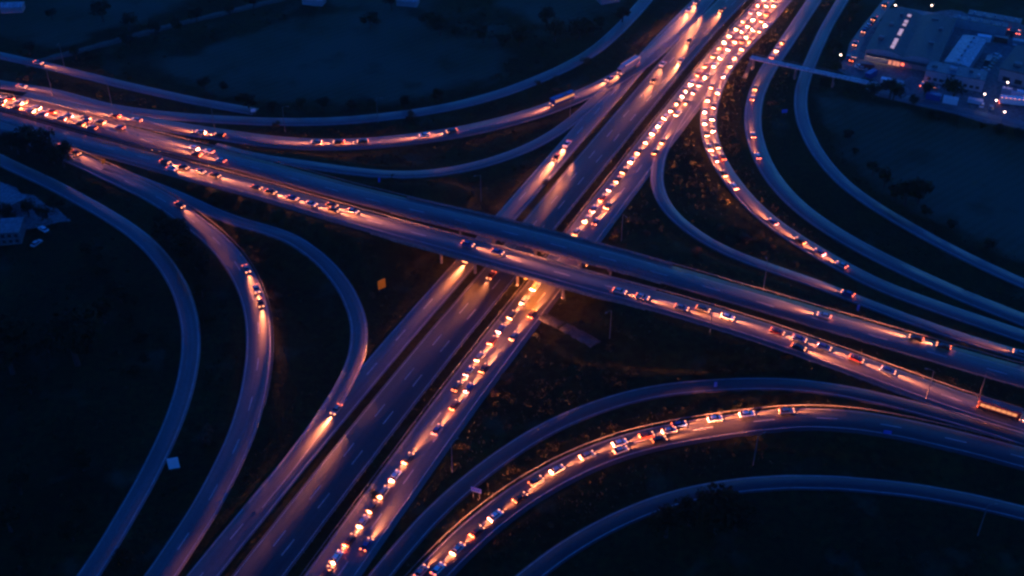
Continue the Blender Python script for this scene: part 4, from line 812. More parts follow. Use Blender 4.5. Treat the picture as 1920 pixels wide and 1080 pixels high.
ORD = ['first', 'second', 'third', 'fourth', 'fifth', 'sixth', 'seventh', 'eighth', 'ninth', 'tenth', 'eleventh', 'twelfth', 'thirteenth', 'fourteenth', 'fifteenth', 'sixteenth', 'seventeenth', 'eighteenth', 'nineteenth', 'twentieth',
       'twenty-first', 'twenty-second', 'twenty-third', 'twenty-fourth', 'twenty-fifth', 'twenty-sixth', 'twenty-seventh', 'twenty-eighth', 'twenty-ninth', 'thirtieth', 'thirty-first', 'thirty-second', 'thirty-third', 'thirty-fourth', 'thirty-fifth']
def lamp_pair(root, me, name, x, y, z):
    for sd in (-1, 1):
        obj(name, me, root, (x, sd * y, z))
def make_car(colour, near, lit=True):
    root = empty('car')
    obj('body', CAR_BODY[colour], root)
    obj('window', GLASS, root)
    if lit:
        lamp_pair(root, HEAD, 'headlight', 2.12, 0.62, 0.66)
        lamp_pair(root, TAIL, 'tail_light', -2.14, 0.66, 0.76)
    if near:
        for x in (-1.35, 1.35):
            for sd in (-1, 1):
                obj('wheel', WHEEL, root, (x, sd * 0.76, 0.32))
    return root
TRAILER, CABB, COACHB = {}, {}, {}
def make_lorry(colour, near, lit=True):
    root = empty('lorry')
    if colour not in TRAILER:
        mb = MB().box(-7.0, 4.2, -1.25, 1.25, 1.15, 3.9, 0, 0.06).box(-6.8, 4.0, -0.5, 0.5, 0.7, 1.13)
        TRAILER[colour] = mb.mesh('trailer_' + colour.replace(' ', '_'), M['paint ' + colour])
        mb = MB().box(4.6, 6.9, -1.22, 1.22, 0.5, 3.0, 0, 0.12).box(4.7, 5.9, -1.1, 1.1, 2.9, 3.6, 0, 0.2)
        CABB[colour] = mb.mesh('cab_' + colour.replace(' ', '_'), M['paint ' + colour])
    obj('trailer', TRAILER[colour], root)
    obj('cab', CABB[colour], root)
    obj('windscreen', LORRY_GLASS, root)
    lamp_pair(root, HEAD, 'headlight', 6.9, 0.95, 0.85)
    lamp_pair(root, TAIL, 'tail_light', -7.02, 0.95, 1.0)
    for sd in (-1, 1):
        for k in range(7):
            obj('added_marker_lamp', MARK, root, (-6.5 + k * 1.7, sd * 1.28, 3.8))  # row added along the trailer top so lorries draw a bright streak
    if near:
        for x in (-5.6, -4.4, -3.2, 3.4, 5.9):
            for sd in (-1, 1):
                obj('wheel', BIGWHEEL, root, (x, sd * 1.05, 0.5))
    return root
LORRY_GLASS = MB().box(6.85, 6.96, -1.05, 1.05, 1.7, 2.6).mesh('windscreen', M['glass'])
COACH_GLASS = MB().box(-0.65, 0.65, -0.02, 0.02, -0.5, 0.5).mesh('coach_window', M['cabin'])
HATCH = MB().box(-1.0, 1.0, -0.7, 0.7, 0, 0.22, 0, 0.06).mesh('roof_unit', M['roof_mid'])
def make_coach(colour, near, lit=True):
    root = empty('coach')
    if colour not in COACHB:
        COACHB[colour] = MB().box(-6.0, 6.0, -1.25, 1.25, 0.4, 3.3, 0, 0.2).mesh('coach_body_' + colour.replace(' ', '_'), M['paint ' + colour])
    obj('body', COACHB[colour], root)
    for k in range(7):
        for sd in (-1, 1):
            obj('window', COACH_GLASS, root, (-4.8 + k * 1.5, sd * 1.27, 2.1))
    obj('roof_unit', HATCH, root, (-1.5, 0, 3.29))
    lamp_pair(root, HEAD, 'headlight', 5.98, 0.9, 0.8)
    lamp_pair(root, TAIL, 'tail_light', -6.0, 0.9, 1.0)
    if near:
        for x in (-3.8, 4.0):
            for sd in (-1, 1):
                obj('wheel', BIGWHEEL, root, (x, sd * 1.05, 0.5))
    return root
MAKE = dict(c=(make_car, 4.4, 'car', 2.2), L=(make_lorry, 14.0, 'lorry', 6.95), C=(make_coach, 12.0, 'coach', 6.0))

def dup(root):
    """a copy of a thing and of each of its parts"""
    r = root.copy()
    COL.objects.link(r)
    for ch in list(root.children):
        k = ch.copy()
        COL.objects.link(k)
        k.parent = r
    return r
PROTO = {}
def vehicle(kind, colour, near, dim=False):
    key = (kind, colour, near, dim)
    if key not in PROTO:
        PROTO[key] = MAKE[kind][0](colour, near)
        root = PROTO[key]
        b = bpy.data.objects.new('headlamp_beam', weak if dim else beam)
        b.location = (MAKE[kind][3] + 0.25, 0, 0.75)
        b.rotation_euler = (math.radians(90), 0, math.radians(-90))
        link(b, root)
        q = bpy.data.objects.new('tail_glow', red)
        q.location = (-MAKE[kind][1] / 2 - 0.5, 0, 0.75)
        link(q, root)
        return root
    return dup(PROTO[key])

def pose(root, r, s, lat):
    x, y, z = (float(np.interp(s, r.s, c)) for c in (r.p[:, 0], r.p[:, 1], r.z))
    tx, ty = float(np.interp(s, r.s, r.t[:, 0])), float(np.interp(s, r.s, r.t[:, 1]))
    L = math.hypot(tx, ty)
    tx, ty = tx / L, ty / L
    z2 = float(np.interp(s + 3, r.s, r.z)) - float(np.interp(s - 3, r.s, r.z))
    root.location = (x + ty * lat, y - tx * lat, z + r.dz + 0.035)
    root.rotation_euler = (0, -math.atan2(z2, 6.0), math.atan2(ty, tx))

colours = list(CAR_COLOURS)
for rn, a, b, lat, gap, place, kinds in STREAKS:
    r = ROAD[rn]
    slots = []
    s = a
    i = 0
    while True:
        kd = kinds[(i + rnd.randrange(2)) % len(kinds)] if len(kinds) > 1 else kinds
        L = MAKE[kd][1]
        if slots and s + L > b + 3: break
        slots.append((s + L / 2, kd))
        s += L + (gap - 4.4) * rnd.uniform(0.5, 1.55)
        i += 1
    n = len(slots)
    for j, (s, kd) in enumerate(reversed(slots)):
        s = min(max(s, 1.0), r.s[-1] - 1.0)
        colour = rnd.choice(colours if kd == 'c' else ['silver', 'white', 'blue', 'light grey', 'dark red'])
        y = float(np.interp(s, r.s, r.p[:, 1]))
        root = vehicle(kd, colour, y < 330, rn in DIM)
        pose(root, r, s, lat + rnd.uniform(-0.2, 0.2))
        kn = MAKE[kd][2]
        lab = '%s %s, %s' % (colour, kn, place) if n == 1 else '%s %s, %s in line, %s' % (colour, kn, ORD[j], place)
        tag(root, lab, kn, 'lit vehicles driving on the motorway')

# ------------------------------------------------------------ vegetation
def crown_mesh(seed, n, size, m, squash=0.85):
    R = random.Random(seed)
    lobes = [(Vector((R.uniform(-.55, .55), R.uniform(-.55, .55), R.uniform(-.35, .5))), R.uniform(0.35, 0.62)) for _ in range(9)]
    v, f = [], []
    for _ in range(n):
        c, rad = R.choice(lobes)
        d = Vector((R.gauss(0, 1), R.gauss(0, 1), R.gauss(0, 1))).normalized()
        p = c + d * rad * (R.random() ** 0.4)
        a = Vector((R.gauss(0, 1), R.gauss(0, 1), R.gauss(0, 0.6))).normalized()
        b = a.cross(d + Vector((0, 0, 0.3))).normalized()
        sz = size * R.uniform(0.5, 1.3)
        k = len(v)
        for u, w2 in ((-1, -0.5), (0.2, -0.8), (1, 0.1), (0.1, 0.8), (-0.8, 0.5)):
            q = p + a * u * sz + b * w2 * sz
            v.append((q.x, q.y, q.z * squash))
        f.append(tuple(range(k, k + 5)))
    return mesh_from('crown', v, f, m)
CROWNS = [crown_mesh(k, 900, 0.085, M['leaf']) for k in range(5)]
BROWNS = [crown_mesh(20 + k, 700, 0.09, M['leaf_brown']) for k in range(2)]
def trunk_mesh(seed):
    R = random.Random(seed)
    mb = MB().tube([(0, 0, -0.3), (0.02, 0, 0.5), (0.05, 0.02, 1.1), (0.03, 0.05, 1.7)], [0.14, 0.10, 0.07, 0.03], 7)
    for k in range(5):
        an = R.uniform(0, 6.28)
        z = R.uniform(0.6, 1.1)
        mb.tube([(0.03, 0.01, z), (0.3 * math.cos(an), 0.3 * math.sin(an), z + 0.3), (0.55 * math.cos(an), 0.55 * math.sin(an), z + 0.45)], [0.05, 0.035, 0.012], 5)
    return mb.mesh('trunk', M['bark'])
TRUNKS = [trunk_mesh(k) for k in range(3)]
PLACES = dict(left_clump='clump by the road at the left edge', between_sw='dark thicket between the two left curves', car_park='group around the pale car park',
              meadow='group in the dark left meadow', meadow_hedge='hedge line down the left meadow', ne_field='row along the right field',
              warehouse='group before the warehouses', service_hedge='hedge below the service road', top_hedge='hedge line beyond the top field',
              field_edge='hedge above the outer curve', outer_verge='verge of the outer curve', track_hedge='hedge along the upper left track',
              ne_strip='strip beside the upper right blue road', nose='grass beside the flyover', south='grass among the lower roads',
              se_strip='bank above the south east slip road', south_west='rough ground at the lower left', right_bottom='bank between the lower right curves')
for cl, items in TREES.items():
    items = sorted(items)
    for j, (x, y, rad) in enumerate(items):
        big = rad >= 3.0
        brown = cl in ('south', 'se_strip', 'nose', 'outer_verge', 'right_bottom') and not big
        rad *= rnd.uniform(0.9, 1.1)
        root = empty('tree' if big else 'shrub', (x, y, ground_z(x, y)), rnd.uniform(0, 6.28))
        cm = rnd.choice(BROWNS if brown else CROWNS)
        c = obj('crown', cm, root, (0, 0, rad * (1.15 if big else 0.62)))
        c.scale = (rad, rad * rnd.uniform(0.85, 1.1), rad * rnd.uniform(0.9, 1.15))
        t = obj('trunk' if big else 'stem', rnd.choice(TRUNKS), root)
        t.scale = (rad * 0.8,) * 3 if big else (rad * 0.4, rad * 0.4, rad * 0.4)
        kind = ('dark tree' if big else 'brown shrub' if brown else 'dark shrub')
        tag(root, '%s, %s from the left in the %s' % (kind, ORD[j], PLACES[cl]), 'tree' if big else 'shrub', 'trees and shrubs: ' + PLACES[cl])
# low scrub over the banks between the roads
sv, sf = [], []
SR = random.Random(31)
def ok_spot(x, y, clear):
    jx, jy = min(int(np.searchsorted(gx, x)), nx - 1), min(int(np.searchsorted(gy, y)), ny - 1)
    return best[jy, jx] > clear and field_w[jy, jx] < 0.35
cnt = 0
while cnt < 1500:
    cx, cy0 = SR.uniform(-240, 240), SR.uniform(195, 590)
    for _ in range(SR.randrange(1, 9)):
        x, y = cx + SR.gauss(0, 7), cy0 + SR.gauss(0, 7)
        if not ok_spot(x, y, 3.2): continue
        s0, t0 = s_of(x, y), t_of(x, y)
        if abs(t0 - t_b(s0)) < 20 and -55 < s0 < 42: continue
        lb = np.array((x - BO_[0], y - BO_[1]))
        if lb[0] * 0.905 - lb[1] * 0.425 > -12 and lb[0] * 0.425 + lb[1] * 0.905 > -40 and x > 145: continue
        cnt += 1
        z = ground_z(x, y)
        rad = SR.uniform(0.5, 1.0) * SR.choice((1, 1, 1.6, 2.4))
        for _k in range(int(16 + 14 * rad)):
            d = Vector((SR.gauss(0, 1), SR.gauss(0, 1), abs(SR.gauss(0, .8)))).normalized() * rad * SR.random() ** 0.5
            p = Vector((x, y, z)) + Vector((d.x * 1.4, d.y * 1.4, d.z * 0.9))
            a = Vector((SR.gauss(0, 1), SR.gauss(0, 1), SR.gauss(0, 1))).normalized() * SR.uniform(0.15, 0.4)
            q = a.orthogonal().normalized() * SR.uniform(0.12, 0.3)
            k0 = len(sv)
            sv += [p - a, p + q, p + a, p - q]
            sf.append((k0, k0 + 1, k0 + 2, k0 + 3))
scrub_m = mat('mixed scrub', (0.05, 0.044, 0.016), 0.85, scale=0.08, col2=(0.014, 0.018, 0.006), fine=0.9, spec=0.1)
tag(obj('scrub', mesh_from('scrub', sv, sf, scrub_m)), 'low dark scrub scattered over the banks between the roads', 'scrub', kind='stuff')
# rough grass tufts along the verges
tv, tf = [], []
for r in ROAD.values():
    if 'track' in r.name or r.name == 'service_road': continue
    for i in range(len(r.p)):
        if r.bridge[i]: continue
        for _ in range(7):
            o = rnd.choice((-1, 1)) * (r.w / 2 + 1.2 + abs(rnd.gauss(0, 5)))
            x, y = r.p[i] + r.n[i] * o + np.array([rnd.uniform(-1, 1), rnd.uniform(-1, 1)])
            jx, jy = int(np.searchsorted(gx, x)), int(np.searchsorted(gy, y))
            if best[min(jy, ny - 1), min(jx, nx - 1)] < 1.9: continue
            z = ground_z(x, y)
            h = rnd.uniform(0.25, 0.8)
            for k in range(3):
                an = rnd.uniform(0, 6.28)
                dx, dy = math.cos(an) * h * 0.5, math.sin(an) * h * 0.5
                b = len(tv)
                tv += [(x - dy * 0.5, y + dx * 0.5, z - 0.1), (x + dy * 0.5, y - dx * 0.5, z - 0.1), (x + dx * 1.3, y + dy * 1.3, z + h)]
                tf.append((b, b + 1, b + 2))
tag(obj('grass', mesh_from('grass', tv, tf, mat('dry verge grass', (0.055, 0.05, 0.022), 0.9, scale=0.06, col2=(0.022, 0.026, 0.010), spec=0.15))), 'tufts of rough grass along the road verges', 'grass', kind='stuff')

# ------------------------------------------------------------ lamp posts and signs
POST_NAMES = ['above the bright left end of the flyover road', 'beside the upper left slip road start', 'beside the north west slip road bend', 'on the outer north west road below the field', 'between slip road and collector near the top',
              'behind the flyover beside the inner loop', 'right of the busy carriageway at lower centre', 'between inner loop and flyover on the right', 'in front of the lower flyover carriageway', 'on the lower right carriageway verge',
              'in the median at the far right', 'below the south east slip road', 'below the outermost lower right curve', 'right of the piers under the flyover', 'behind the flyover left of the underpass', 'on the local lane at upper left', 'on the north west inner loop']
POLE = MB().tube([(0, 0, -0.5), (0, 0, 6), (0, 0, 11.2)], [0.17, 0.13, 0.09], 8).mesh('pole', M['steel'])
ARM = MB().tube([(0, 0, 11.1), (0.7, 0, 11.5), (2.0, 0, 11.6)], 0.06, 6).mesh('arm', M['steel'])
LHEAD = MB().box(1.8, 2.7, -0.17, 0.17, 11.5, 11.68, 0, 0.05).mesh('lamp_head', M['steel'])
p0 = None
for (x, y), nm in zip(POSTS, POST_NAMES):
    root = empty('lamp_post', (x, y, ground_z(x, y)), rnd.uniform(0, 6.28))
    obj('pole', POLE, root); obj('arm', ARM, root); obj('lamp_head', LHEAD, root)
    tag(root, 'tall thin unlit lamp post ' + nm, 'lamp post', 'unlit lamp posts along the roads')

def sign(name, key, w, h, clear, m, rz, label, border=None, tilt=0.0):
    x, y = SIGNS[key]
    root = empty(name, (x, y, ground_z(x, y)), rz)
    pn = obj('panel', MB().box(-w / 2, w / 2, -0.06, 0.06, clear, clear + h).mesh('sign_panel', m), root)
    if border:
        mb = MB()
        for a in ((-w / 2 + .1, w / 2 - .1, clear + .1, clear + .2), (-w / 2 + .1, w / 2 - .1, clear + h - .2, clear + h - .1), (-w / 2 + .1, -w / 2 + .2, clear + .2, clear + h - .2), (w / 2 - .2, w / 2 - .1, clear + .2, clear + h - .2)):
            mb.box(a[0], a[1], -0.068, -0.062, a[2], a[3])
        obj('border', mb.mesh('sign_border', border), root)
    for sx in ((-w * 0.32, w * 0.32) if w > 1.2 else (0,)):
        mb = MB().tube([(sx, 0.12, -0.5), (sx, 0.12, clear + h - 0.1)], 0.07, 6)
        obj('post', mb.mesh('sign_post', M['steel']), root)
    return tag(root, label, 'sign')
sign('road_sign', 'orange', 2.9, 3.6, 1.0, M['sign_orange'], math.radians(38), 'tall orange road sign with added glow on the grass left of the collector road')
sign('road_sign', 'white', 3.0, 4.0, 0.9, M['sign_white'], math.radians(14), 'white blank road sign beside the outermost lower left curve', None)
sign('road_sign', 'blue', 3.0, 1.6, 2.6, M['sign_blue'], math.radians(-22), 'blue direction sign between the two lower right curves', M['white_line'])
sign('road_sign', 'pale', 2.0, 1.4, 1.6, M['sign_white'], math.radians(20), 'small pale sign above the outer north west road')
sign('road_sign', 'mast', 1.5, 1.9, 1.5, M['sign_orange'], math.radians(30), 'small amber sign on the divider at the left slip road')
sign('road_sign', 'panel', 2.4, 1.5, 1.2, M['sign_blue'], math.radians(10), 'small blue panel between the two upper right curves')
sign('marker_post', 'marker', 0.9, 2.4, 0.4, M['sign_blue'], math.radians(10), 'short blue marker by the right inner loop end')
sign('marker_post', 'marker2', 0.9, 2.0, 0.3, M['sign_blue'], math.radians(0), 'short blue marker at the crest of the inner south east curve')
sign('marker_post', 'marker3', 2.2, 1.2, 0.4, M['sign_blue'], math.radians(-10), 'low blue marker panel at the south east slip road edge')
sign('marker_post', 'marker4', 0.8, 2.0, 0.3, M['sign_blue'], math.radians(0), 'short blue marker below the north west inner loop')

# ------------------------------------------------------------ warehouses at the upper right
BO, BA = (155.7, 493.6), math.atan2(-0.425, 0.905)
def bl(x, y): return (BO[0] + x * math.cos(BA) - y * math.sin(BA), BO[1] + x * math.sin(BA) + y * math.cos(BA))
def building(name, x, y, label, rz=0.0):
    px, py = bl(x, y)
    root = empty(name, (px, py, 0), BA + rz)
    return tag(root, label, 'building')
drape('yard', np.array([bl(*p) for p in ((-8, -2), (-9, -14), (4, -22), (24, -27), (52, -35), (72, -34), (76, 4), (66, 66), (24, 70), (-4, 40))]), M['yard'], 0.06 + 0.22, 'concrete yard around the warehouses', 'yard')
b1 = building('warehouse', 0, 0, 'large warehouse with twin arched gables and a dark roof')
obj('wall', MB().box(0, 31, 0, 46.5, -0.5, 5.0).mesh('warehouse_wall', M['wall']), b1)
for x0, x1 in ((0, 16), (16, 31)):
    v, f, K = [], [], 9
    for yy in (-0.5, 47):
        for k in range(K):
            u = k / (K - 1)
            v.append((x0 - 0.3 * (1 - u) * (x0 == 0) + (x1 - x0) * u, yy, 5.0 + 1.9 * (1 - (2 * u - 1) ** 2)))
    f = [(k, k + 1, K + k + 1, K + k) for k in range(K - 1)]
    obj('roof', mesh_from('warehouse_roof', v, f, M['roof_dark'], None, True), b1)
    v, f = [], []
    for k in range(K):
        u = k / (K - 1)
        v += [(x0 + (x1 - x0) * u, -0.04, 4.9), (x0 + (x1 - x0) * u, -0.04, 4.97 + 1.9 * (1 - (2 * u - 1) ** 2))]
    f = [(2 * k, 2 * k + 2, 2 * k + 3, 2 * k + 1) for k in range(K - 1)]
    obj('gable', mesh_from('warehouse_gable', v, f, M['wall_white']), b1)
rl = random.Random(5)
for k in range(11):
    yy = 3 + k * 3.6
    if rl.random() < 0.12: continue
    mb = MB().box(9.6 + k * 0.05, 11.2 + k * 0.05, yy, yy + rl.uniform(2.0, 3.4), 6.35, 6.85)
    obj('skylight', mb.mesh('skylight', M['skylight']), b1)
for x in (1.6, 5.0, 8.4):
    obj('wall_lamp', MB().box(x - 0.3, x + 0.3, -0.5, -0.05, 3.0, 3.5, 0, 0.08).mesh('wall_lamp', M['white_lamp']), b1)
    point_light('wall_light', (x, -1.2, 2.4), 4, (1.0, 0.62, 0.45), b1)
for x in (10.5, 12.4, 14.0):
    obj('doorway', MB().box(x, x + 1.3, -0.08, 0.02, 0.2, 2.4).mesh('doorway', M['doorway']), b1)
obj('canopy', MB().box(0.5, 30, -2.4, -0.06, 2.95 + 0.7, 3.85).mesh('canopy', M['roof_dark']), b1)
obj('lit_sign', MB().box(16.2, 17.4, -2.6, -2.42, 2.2, 3.3).mesh('lit_sign', M['red_lamp']), b1)
b2 = building('office_block', 27.5, -9.5, 'low pale office block in front of the warehouse')
obj('wall', MB().box(0, 24, 0, 9.2, -0.5, 5.6).mesh('office_wall', M['wall_white']), b2)
obj('roof', MB().box(-0.2, 24.2, -0.2, 9.4, 5.6, 5.9).mesh('office_roof', M['roof_mid']), b2)
for k in range(9):
    obj('window', MB().box(1.2 + k * 2.5, 2.7 + k * 2.5, -0.05, 0.03, 1.4, 2.7).mesh('office_window', M['pane']), b2)
b3 = building('pale_roof_shed', 33.5, 2.0, 'long shed with a bright pale blue roof', math.radians(-6))
obj('wall', MB().box(0, 10, 0, 30, -0.5, 5.8).mesh('shed_wall', M['wall']), b3)
obj('roof', mesh_from('shed_roof', [(-.3, -.3, 5.8), (5, -.3, 6.6), (10.3, -.3, 5.8), (-.3, 30.3, 5.8), (5, 30.3, 6.6), (10.3, 30.3, 5.8)], [(0, 1, 4, 3), (1, 2, 5, 4), (0, 2, 1), (3, 4, 5)], M['roof_pale']), b3)
for k in range(6):
    obj('roof_vent', MB().box(4.6, 5.4, 2 + k * 5, 3 + k * 5, 6.4, 7.1, 0, 0.1).mesh('roof_vent', M['steel']), b3)
b4 = building('long_shed', 29, 51, 'long low shed behind the arched warehouse')
obj('wall', MB().box(0, 24, 0, 4, -0.5, 4.6).mesh('long_wall', M['wall']), b4)
obj('roof', MB().box(-.3, 24.3, -.3, 4.3, 4.6, 4.9).mesh('long_roof', M['roof_mid']), b4)
b4b = building('long_shed', 35, 58, 'farther long shed with a pale roof at the top right')
obj('wall', MB().box(0, 23, 0, 5, -0.5, 4.6).mesh('long_wall', M['wall']), b4b)
obj('roof', MB().box(-.3, 23.3, -.3, 5.3, 4.6, 4.9).mesh('long_roof', M['roof_mid']), b4b)
b5 = building('flat_warehouse', 56, 4, 'flat roofed dark warehouse at the right edge', math.radians(-8))
obj('wall', MB().box(0, 34, 0, 26, -0.5, 6.2).mesh('flat_wall', M['wall']), b5)
obj('roof', MB().box(-.3, 34.3, -.3, 26.3, 6.2, 6.6).mesh('flat_roof', M['roof_dark']), b5)
for k in range(5):
    obj('window', MB().box(2 + k * 5, 5 + k * 5, -0.05, 0.03, 1.2, 3.2).mesh('flat_window', M['pane']), b5)
b6 = building('low_annex', 4, 47.5, 'low annex with a grey roof behind the arched warehouse')
obj('wall', MB().box(0, 18, 0, 6, -0.5, 4.0).mesh('annex_wall', M['wall']), b6)
obj('roof', MB().box(-.2, 18.2, -.2, 6.2, 4.0, 4.3).mesh('annex_roof', M['roof_mid']), b6)

for k, (x0, y0, w0, d0, h0) in enumerate(((3, 10, 2.2, 2.2, 1.3), (4.5, 26, 1.6, 2.6, 1.1), (24, 14, 2.4, 1.8, 1.2), (26, 30, 1.5, 1.5, 1.4), (21, 40, 3.0, 1.4, 1.0), (7, 38, 1.3, 1.3, 1.5))):
    obj('roof_plant', MB().box(x0, x0 + w0, y0, y0 + d0, 5.4, 6.4 + h0, 0, 0.1).mesh('roof_plant', M['steel']), b1)
for k in range(5):
    obj('loading_door', MB().box(30.98, 31.06, 5 + k * 8, 9 + k * 8, 0.2, 3.8).mesh('loading_door', M['roof_mid']), b1)
for k, (x0, y0, w0, d0) in enumerate(((2, 3, 2, 2), (9, 4, 3, 1.6), (17, 5, 1.5, 2.4), (20.5, 2, 1.2, 1.2))):
    obj('roof_plant', MB().box(x0, x0 + w0, y0, y0 + d0, 5.85, 7.0, 0, 0.1).mesh('roof_plant', M['roof_pale' if k % 2 else 'steel']), b2)
for k, (x0, y0, w0, d0) in enumerate(((4, 5, 3, 3), (12, 14, 2, 5), (20, 6, 4, 2), (8, 20, 2.5, 2.5), (26, 18, 3, 4))):
    obj('roof_plant', MB().box(x0, x0 + w0, y0, y0 + d0, 6.55, 7.8, 0, 0.1).mesh('roof_plant', M['roof_pale' if k % 2 else 'steel']), b5)
for bb, wd in ((b4, 24), (b4b, 23)):
    for k in range(5):
        obj('roof_vent', MB().box(2 + k * wd / 5, 3 + k * wd / 5, 1.6, 2.6, 4.85, 5.6, 0, 0.1).mesh('roof_vent', M['roof_pale']), bb)
BOXC = {}
for k, (x0, y0, rz, cn) in enumerate(((3, -8, 0.1, 'dark red'), (6, -15, 1.2, 'blue'), (14, -19, 0.0, 'white'), (17.5, -19.3, 0.05, 'light grey'), (34, -24, 0.0, 'blue'), (41, -24.5, 0.03, 'white'), (50, 20, 1.5, 'dark grey'), (62, -6, 0.0, 'silver'), (66, -6.2, 0.0, 'white'), (45, 42, 0.1, 'white'), (52, 44, 0.05, 'dark red'), (60, 44, 0, 'light grey'))):
    if cn not in BOXC:
        BOXC[cn] = MB().box(-3.0, 3.0, -1.2, 1.2, 0, 2.6, 0, 0.05).mesh('container', M['paint ' + cn])
    px, py = bl(x0, y0)
    o = obj('container', BOXC[cn], None, (px, py, 0.3))
    o.rotation_euler = (0, 0, BA + rz)
    tag(o, '%s steel container, %s in the yard, standing %s' % (cn, ORD[k], 'near the left corner' if k < 2 else 'before the arched gables' if k < 4 else 'before the office' if k < 6 else 'beside the shed' if k == 6 else 'before the flat roofed warehouse' if k < 9 else 'behind the sheds'), 'container', 'containers in the warehouse yard')

# parked vehicles and lamps round the warehouses
def parked(x, y, rz, colour, label, group, lit=False, mk=make_car):
    o = mk(colour, True, lit)
    o.location = (x, y, max(0.3, ground_z(x, y) + 0.2))
    o.rotation_euler = (0, 0, rz)
    return tag(o, label, o.name.split('.')[0], group)
for k in range(9):
    x, y = bl(48.2 + k * 0.55, 3 + k * 3.1)
    colour = rnd.choice(colours)
    parked(x, y, BA + rnd.uniform(-.06, .06), colour, '%s parked car, %s from the front beside the pale roofed shed' % (colour, ORD[k]), 'cars parked beside the pale roofed shed')
NC = ['by the service road under the trees', 'beside the service road behind the first', 'at the left end of the yard', 'left of the wall lamps', 'close to the wall lamps', 'nearest the wall lamps', 'in the far right cluster, leading', 'in the far right cluster, middle', 'in the far right cluster, nearest', 'alone below the far right cluster', 'in front of the office, left', 'in front of the office, middle', 'in front of the office, right']
for k, ((x, y), nm) in enumerate(zip(NECARS[:13], NC)):
    colour = ['white', 'light grey', 'blue', 'dark red', 'silver', 'white', 'silver', 'white', 'black', 'white', 'white', 'dark red', 'silver'][k]
    parked(x, y, BA + rnd.choice((0, 1.57)) + rnd.uniform(-.1, .1), colour, '%s car parked %s' % (colour, nm), 'cars parked round the warehouses', lit=k in (3, 6, 7, 10, 11))
o = parked(NECARS[13][0], NECARS[13][1], BA + 0.2, 'white', 'white lorry parked at the right edge below the warehouses', 'lorry by the warehouses', True, make_lorry)
x, y = bl(50.5, -21.5)
tp = empty('covered_trailer', (x, y, 0.3), BA)
tag(tp, 'pair of pale blue tarpaulin covered trailers beside the service road', 'trailer')
obj('cover', mesh_from('trailer_cover', [(-3, -1.3, 0.9), (3, -1.3, 0.9), (3, 1.3, 0.9), (-3, 1.3, 0.9), (-3, -1.3, 2.4), (3, -1.3, 2.4), (3, 1.3, 2.4), (-3, 1.3, 2.4), (-3, 0, 3), (3, 0, 3)],
    [(0, 1, 5, 4), (1, 2, 6, 9, 5), (2, 3, 7, 6), (3, 0, 4, 8, 7), (4, 5, 9, 8), (6, 7, 8, 9)], M['tarp']), tp)
for xx in (-1.8, 1.8):
    for sd in (-1, 1):
        obj('wheel', BIGWHEEL, tp, (xx, sd * 1.0, 0.5))
tag(tp, 'pale blue tarpaulin covered trailer beside the service road', 'trailer')
acc = np.array(ACCESS)
P = resample(acc, 3.0)
t = np.gradient(P, axis=0); t /= np.hypot(*t.T)[:, None]
nn = np.c_[t[:, 1], -t[:, 0]]
V = np.stack([np.c_[P - nn * 2.6, np.full(len(P), 0.36)], np.c_[P + nn * 2.6, np.full(len(P), 0.36)]], 1).reshape(-1, 3)
tag(obj('access_road', mesh_from('access_road', V, [(2 * i + 1, 2 * i + 3, 2 * i + 2, 2 * i) for i in range(len(P) - 1)], M['asphalt'])), 'narrow access road left of the warehouses', 'road', kind='structure')
for k, (x, y) in enumerate(QUEUE):
    j = int(np.argmin(((P - np.array((x, y))) ** 2).sum(1)))
    colour = rnd.choice(colours)
    o = make_car(colour, False)
    o.location = (P[j][0], P[j][1], 0.37)
    o.rotation_euler = (0, 0, math.atan2(-t[j][1], -t[j][0]) + math.pi)
    tag(o, '%s car, %s from the top on the access road beside the warehouses' % (colour, ORD[k]), 'car', 'cars on the warehouse access road')
SP = MB().tube([(0, 0, -0.4), (0, 0, 5.2)], 0.09, 6).mesh('yard_pole', M['steel'])
SHD = MB().box(-0.3, 0.3, -0.3, 0.3, 5.05, 5.35, 0, 0.08).mesh('yard_lamp', M['white_lamp'])
for k, (x, y) in enumerate(LAMPS):
    root = empty('street_lamp', (x, y, 0.2))
    obj('pole', SP, root)
    obj('lamp_head', SHD, root)
    point_light('lamp_light', (0, 0, 4.6), 3, (1.0, 0.62, 0.5), root)
    tag(root, 'lit pale street lamp ' + ['at the left corner of the yard by the trees', 'at the office corner', 'beside the flat roofed warehouse', 'on the service road at the right edge', 'at the top of the access road', 'alone behind the arched warehouse', 'beside the white lorry'][k], 'street lamp', 'lit street lamps round the warehouses')

# ------------------------------------------------------------ small depot at the left edge, far sheds
drape('yard', np.array([(-240, 415), (-200, 396.5), (-186, 389), (-159, 367.6), (-164, 363), (-174.6, 360.6), (-190, 357.9), (-240, 352)], float), M['yard'], 0.25, 'pale paved car park at the left edge', 'yard')
d1 = empty('depot', (-174.5, 371.8, 0), math.atan2(6.4, -7.7) - math.pi)
tag(d1, 'flat grey roofed depot on the car park at the left edge', 'building')
obj('wall', MB().box(-26, 0, -11.0, 0, -0.5, 4).mesh('depot_wall', M['roof_mid']), d1)
obj('roof', MB().box(-26.3, 0.3, -11.3, 0.3, 4, 4.4).mesh('depot_roof', M['roof_mid']), d1)
d1.location = (-176.5, 375.5, 0)
d1.rotation_euler[2] = math.radians(-38)
d2 = empty('depot_office', (-171.8, 352.2, 0), math.radians(8))
tag(d2, 'two storey grey depot office with rows of windows at the left edge', 'building')
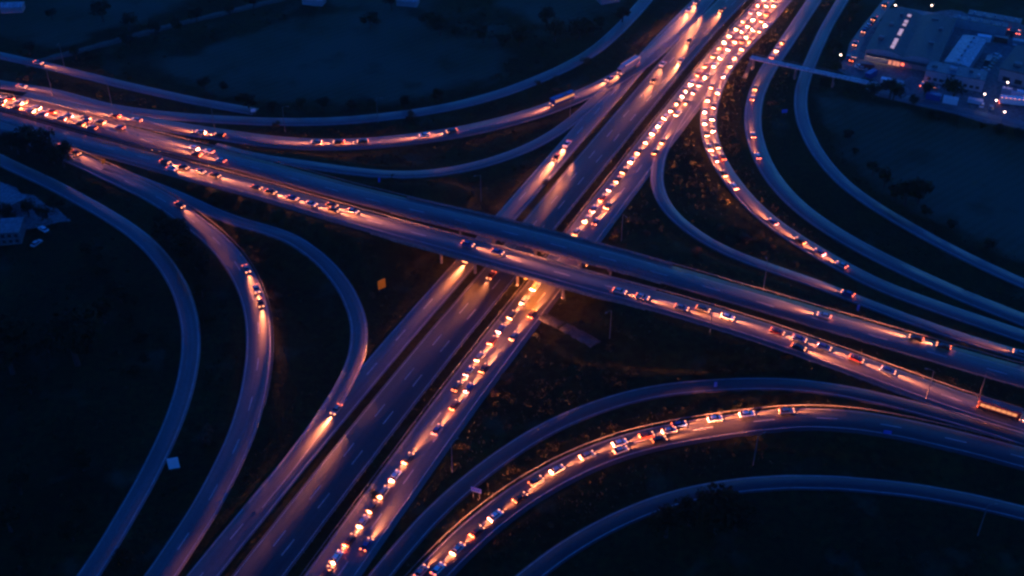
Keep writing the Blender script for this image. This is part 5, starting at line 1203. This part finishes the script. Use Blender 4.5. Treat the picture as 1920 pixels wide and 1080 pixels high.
obj('wall', MB().box(-30, 0, 0, 9, -0.5, 5).mesh('depot_office_wall', M['roof_mid']), d2)
obj('roof', MB().box(-30.3, 0.3, -0.3, 9.3, 5, 5.3).mesh('depot_office_roof', M['roof_mid']), d2)
for k in range(12):
    for z in (0.8, 3.0):
        obj('window', MB().box(-1.8 - k * 2.2, -0.6 - k * 2.2, -0.05, 0.03, z, z + 1.3).mesh('depot_window', M['pane']), d2)
for k, (px, py) in enumerate(((-166.5, 360.2), (-166.2, 351.5))):
    parked(px, py, rnd.uniform(0, 3), ['white', 'silver'][k], ['white car parked above the depot office corner', 'silver car parked beside the depot office wall'][k], 'cars parked at the depot')
for k, (x, y) in enumerate(SHEDS):
    root = empty('field_shed', (x, y, 0), rnd.uniform(-.4, .4))
    obj('wall', MB().box(-5, 5, -3, 3, -0.5, 3).mesh('field_shed_wall', M['wall']), root)
    obj('roof', mesh_from('field_shed_roof', [(-5.3, -3.3, 3), (5.3, -3.3, 3), (5.3, 0, 4.2), (-5.3, 0, 4.2), (-5.3, 3.3, 3), (5.3, 3.3, 3)], [(0, 1, 2, 3), (3, 2, 5, 4), (0, 3, 4), (1, 5, 2)], M['roof_pale']), root)
    tag(root, 'small pale roofed shed ' + ['at the top left corner', 'at the top edge behind the hedge', 'at the top beside the outer road', 'at the top edge left of centre'][k], 'shed')

# ------------------------------------------------------------ evening haze
hz = obj('haze', MB().box(-3200, 3200, -2900, 3500, -1.5, 262).mesh('haze', None))
hm = bpy.data.materials.new('evening haze')
hm.use_nodes = True
hn = hm.node_tree.nodes
hn.remove(hn['Principled BSDF'])
pv = hn.new('ShaderNodeVolumePrincipled')
pv.inputs['Color'].default_value = (0.9, 0.93, 1.0, 1)
pv.inputs['Density'].default_value = HAZE
pv.inputs['Anisotropy'].default_value = 0.75
hm.node_tree.links.new(pv.outputs[0], hn['Material Output'].inputs['Volume'])
hz.data.materials.clear()
hz.data.materials.append(hm)
tag(hz, 'thin evening haze over the whole interchange', 'haze', kind='stuff')
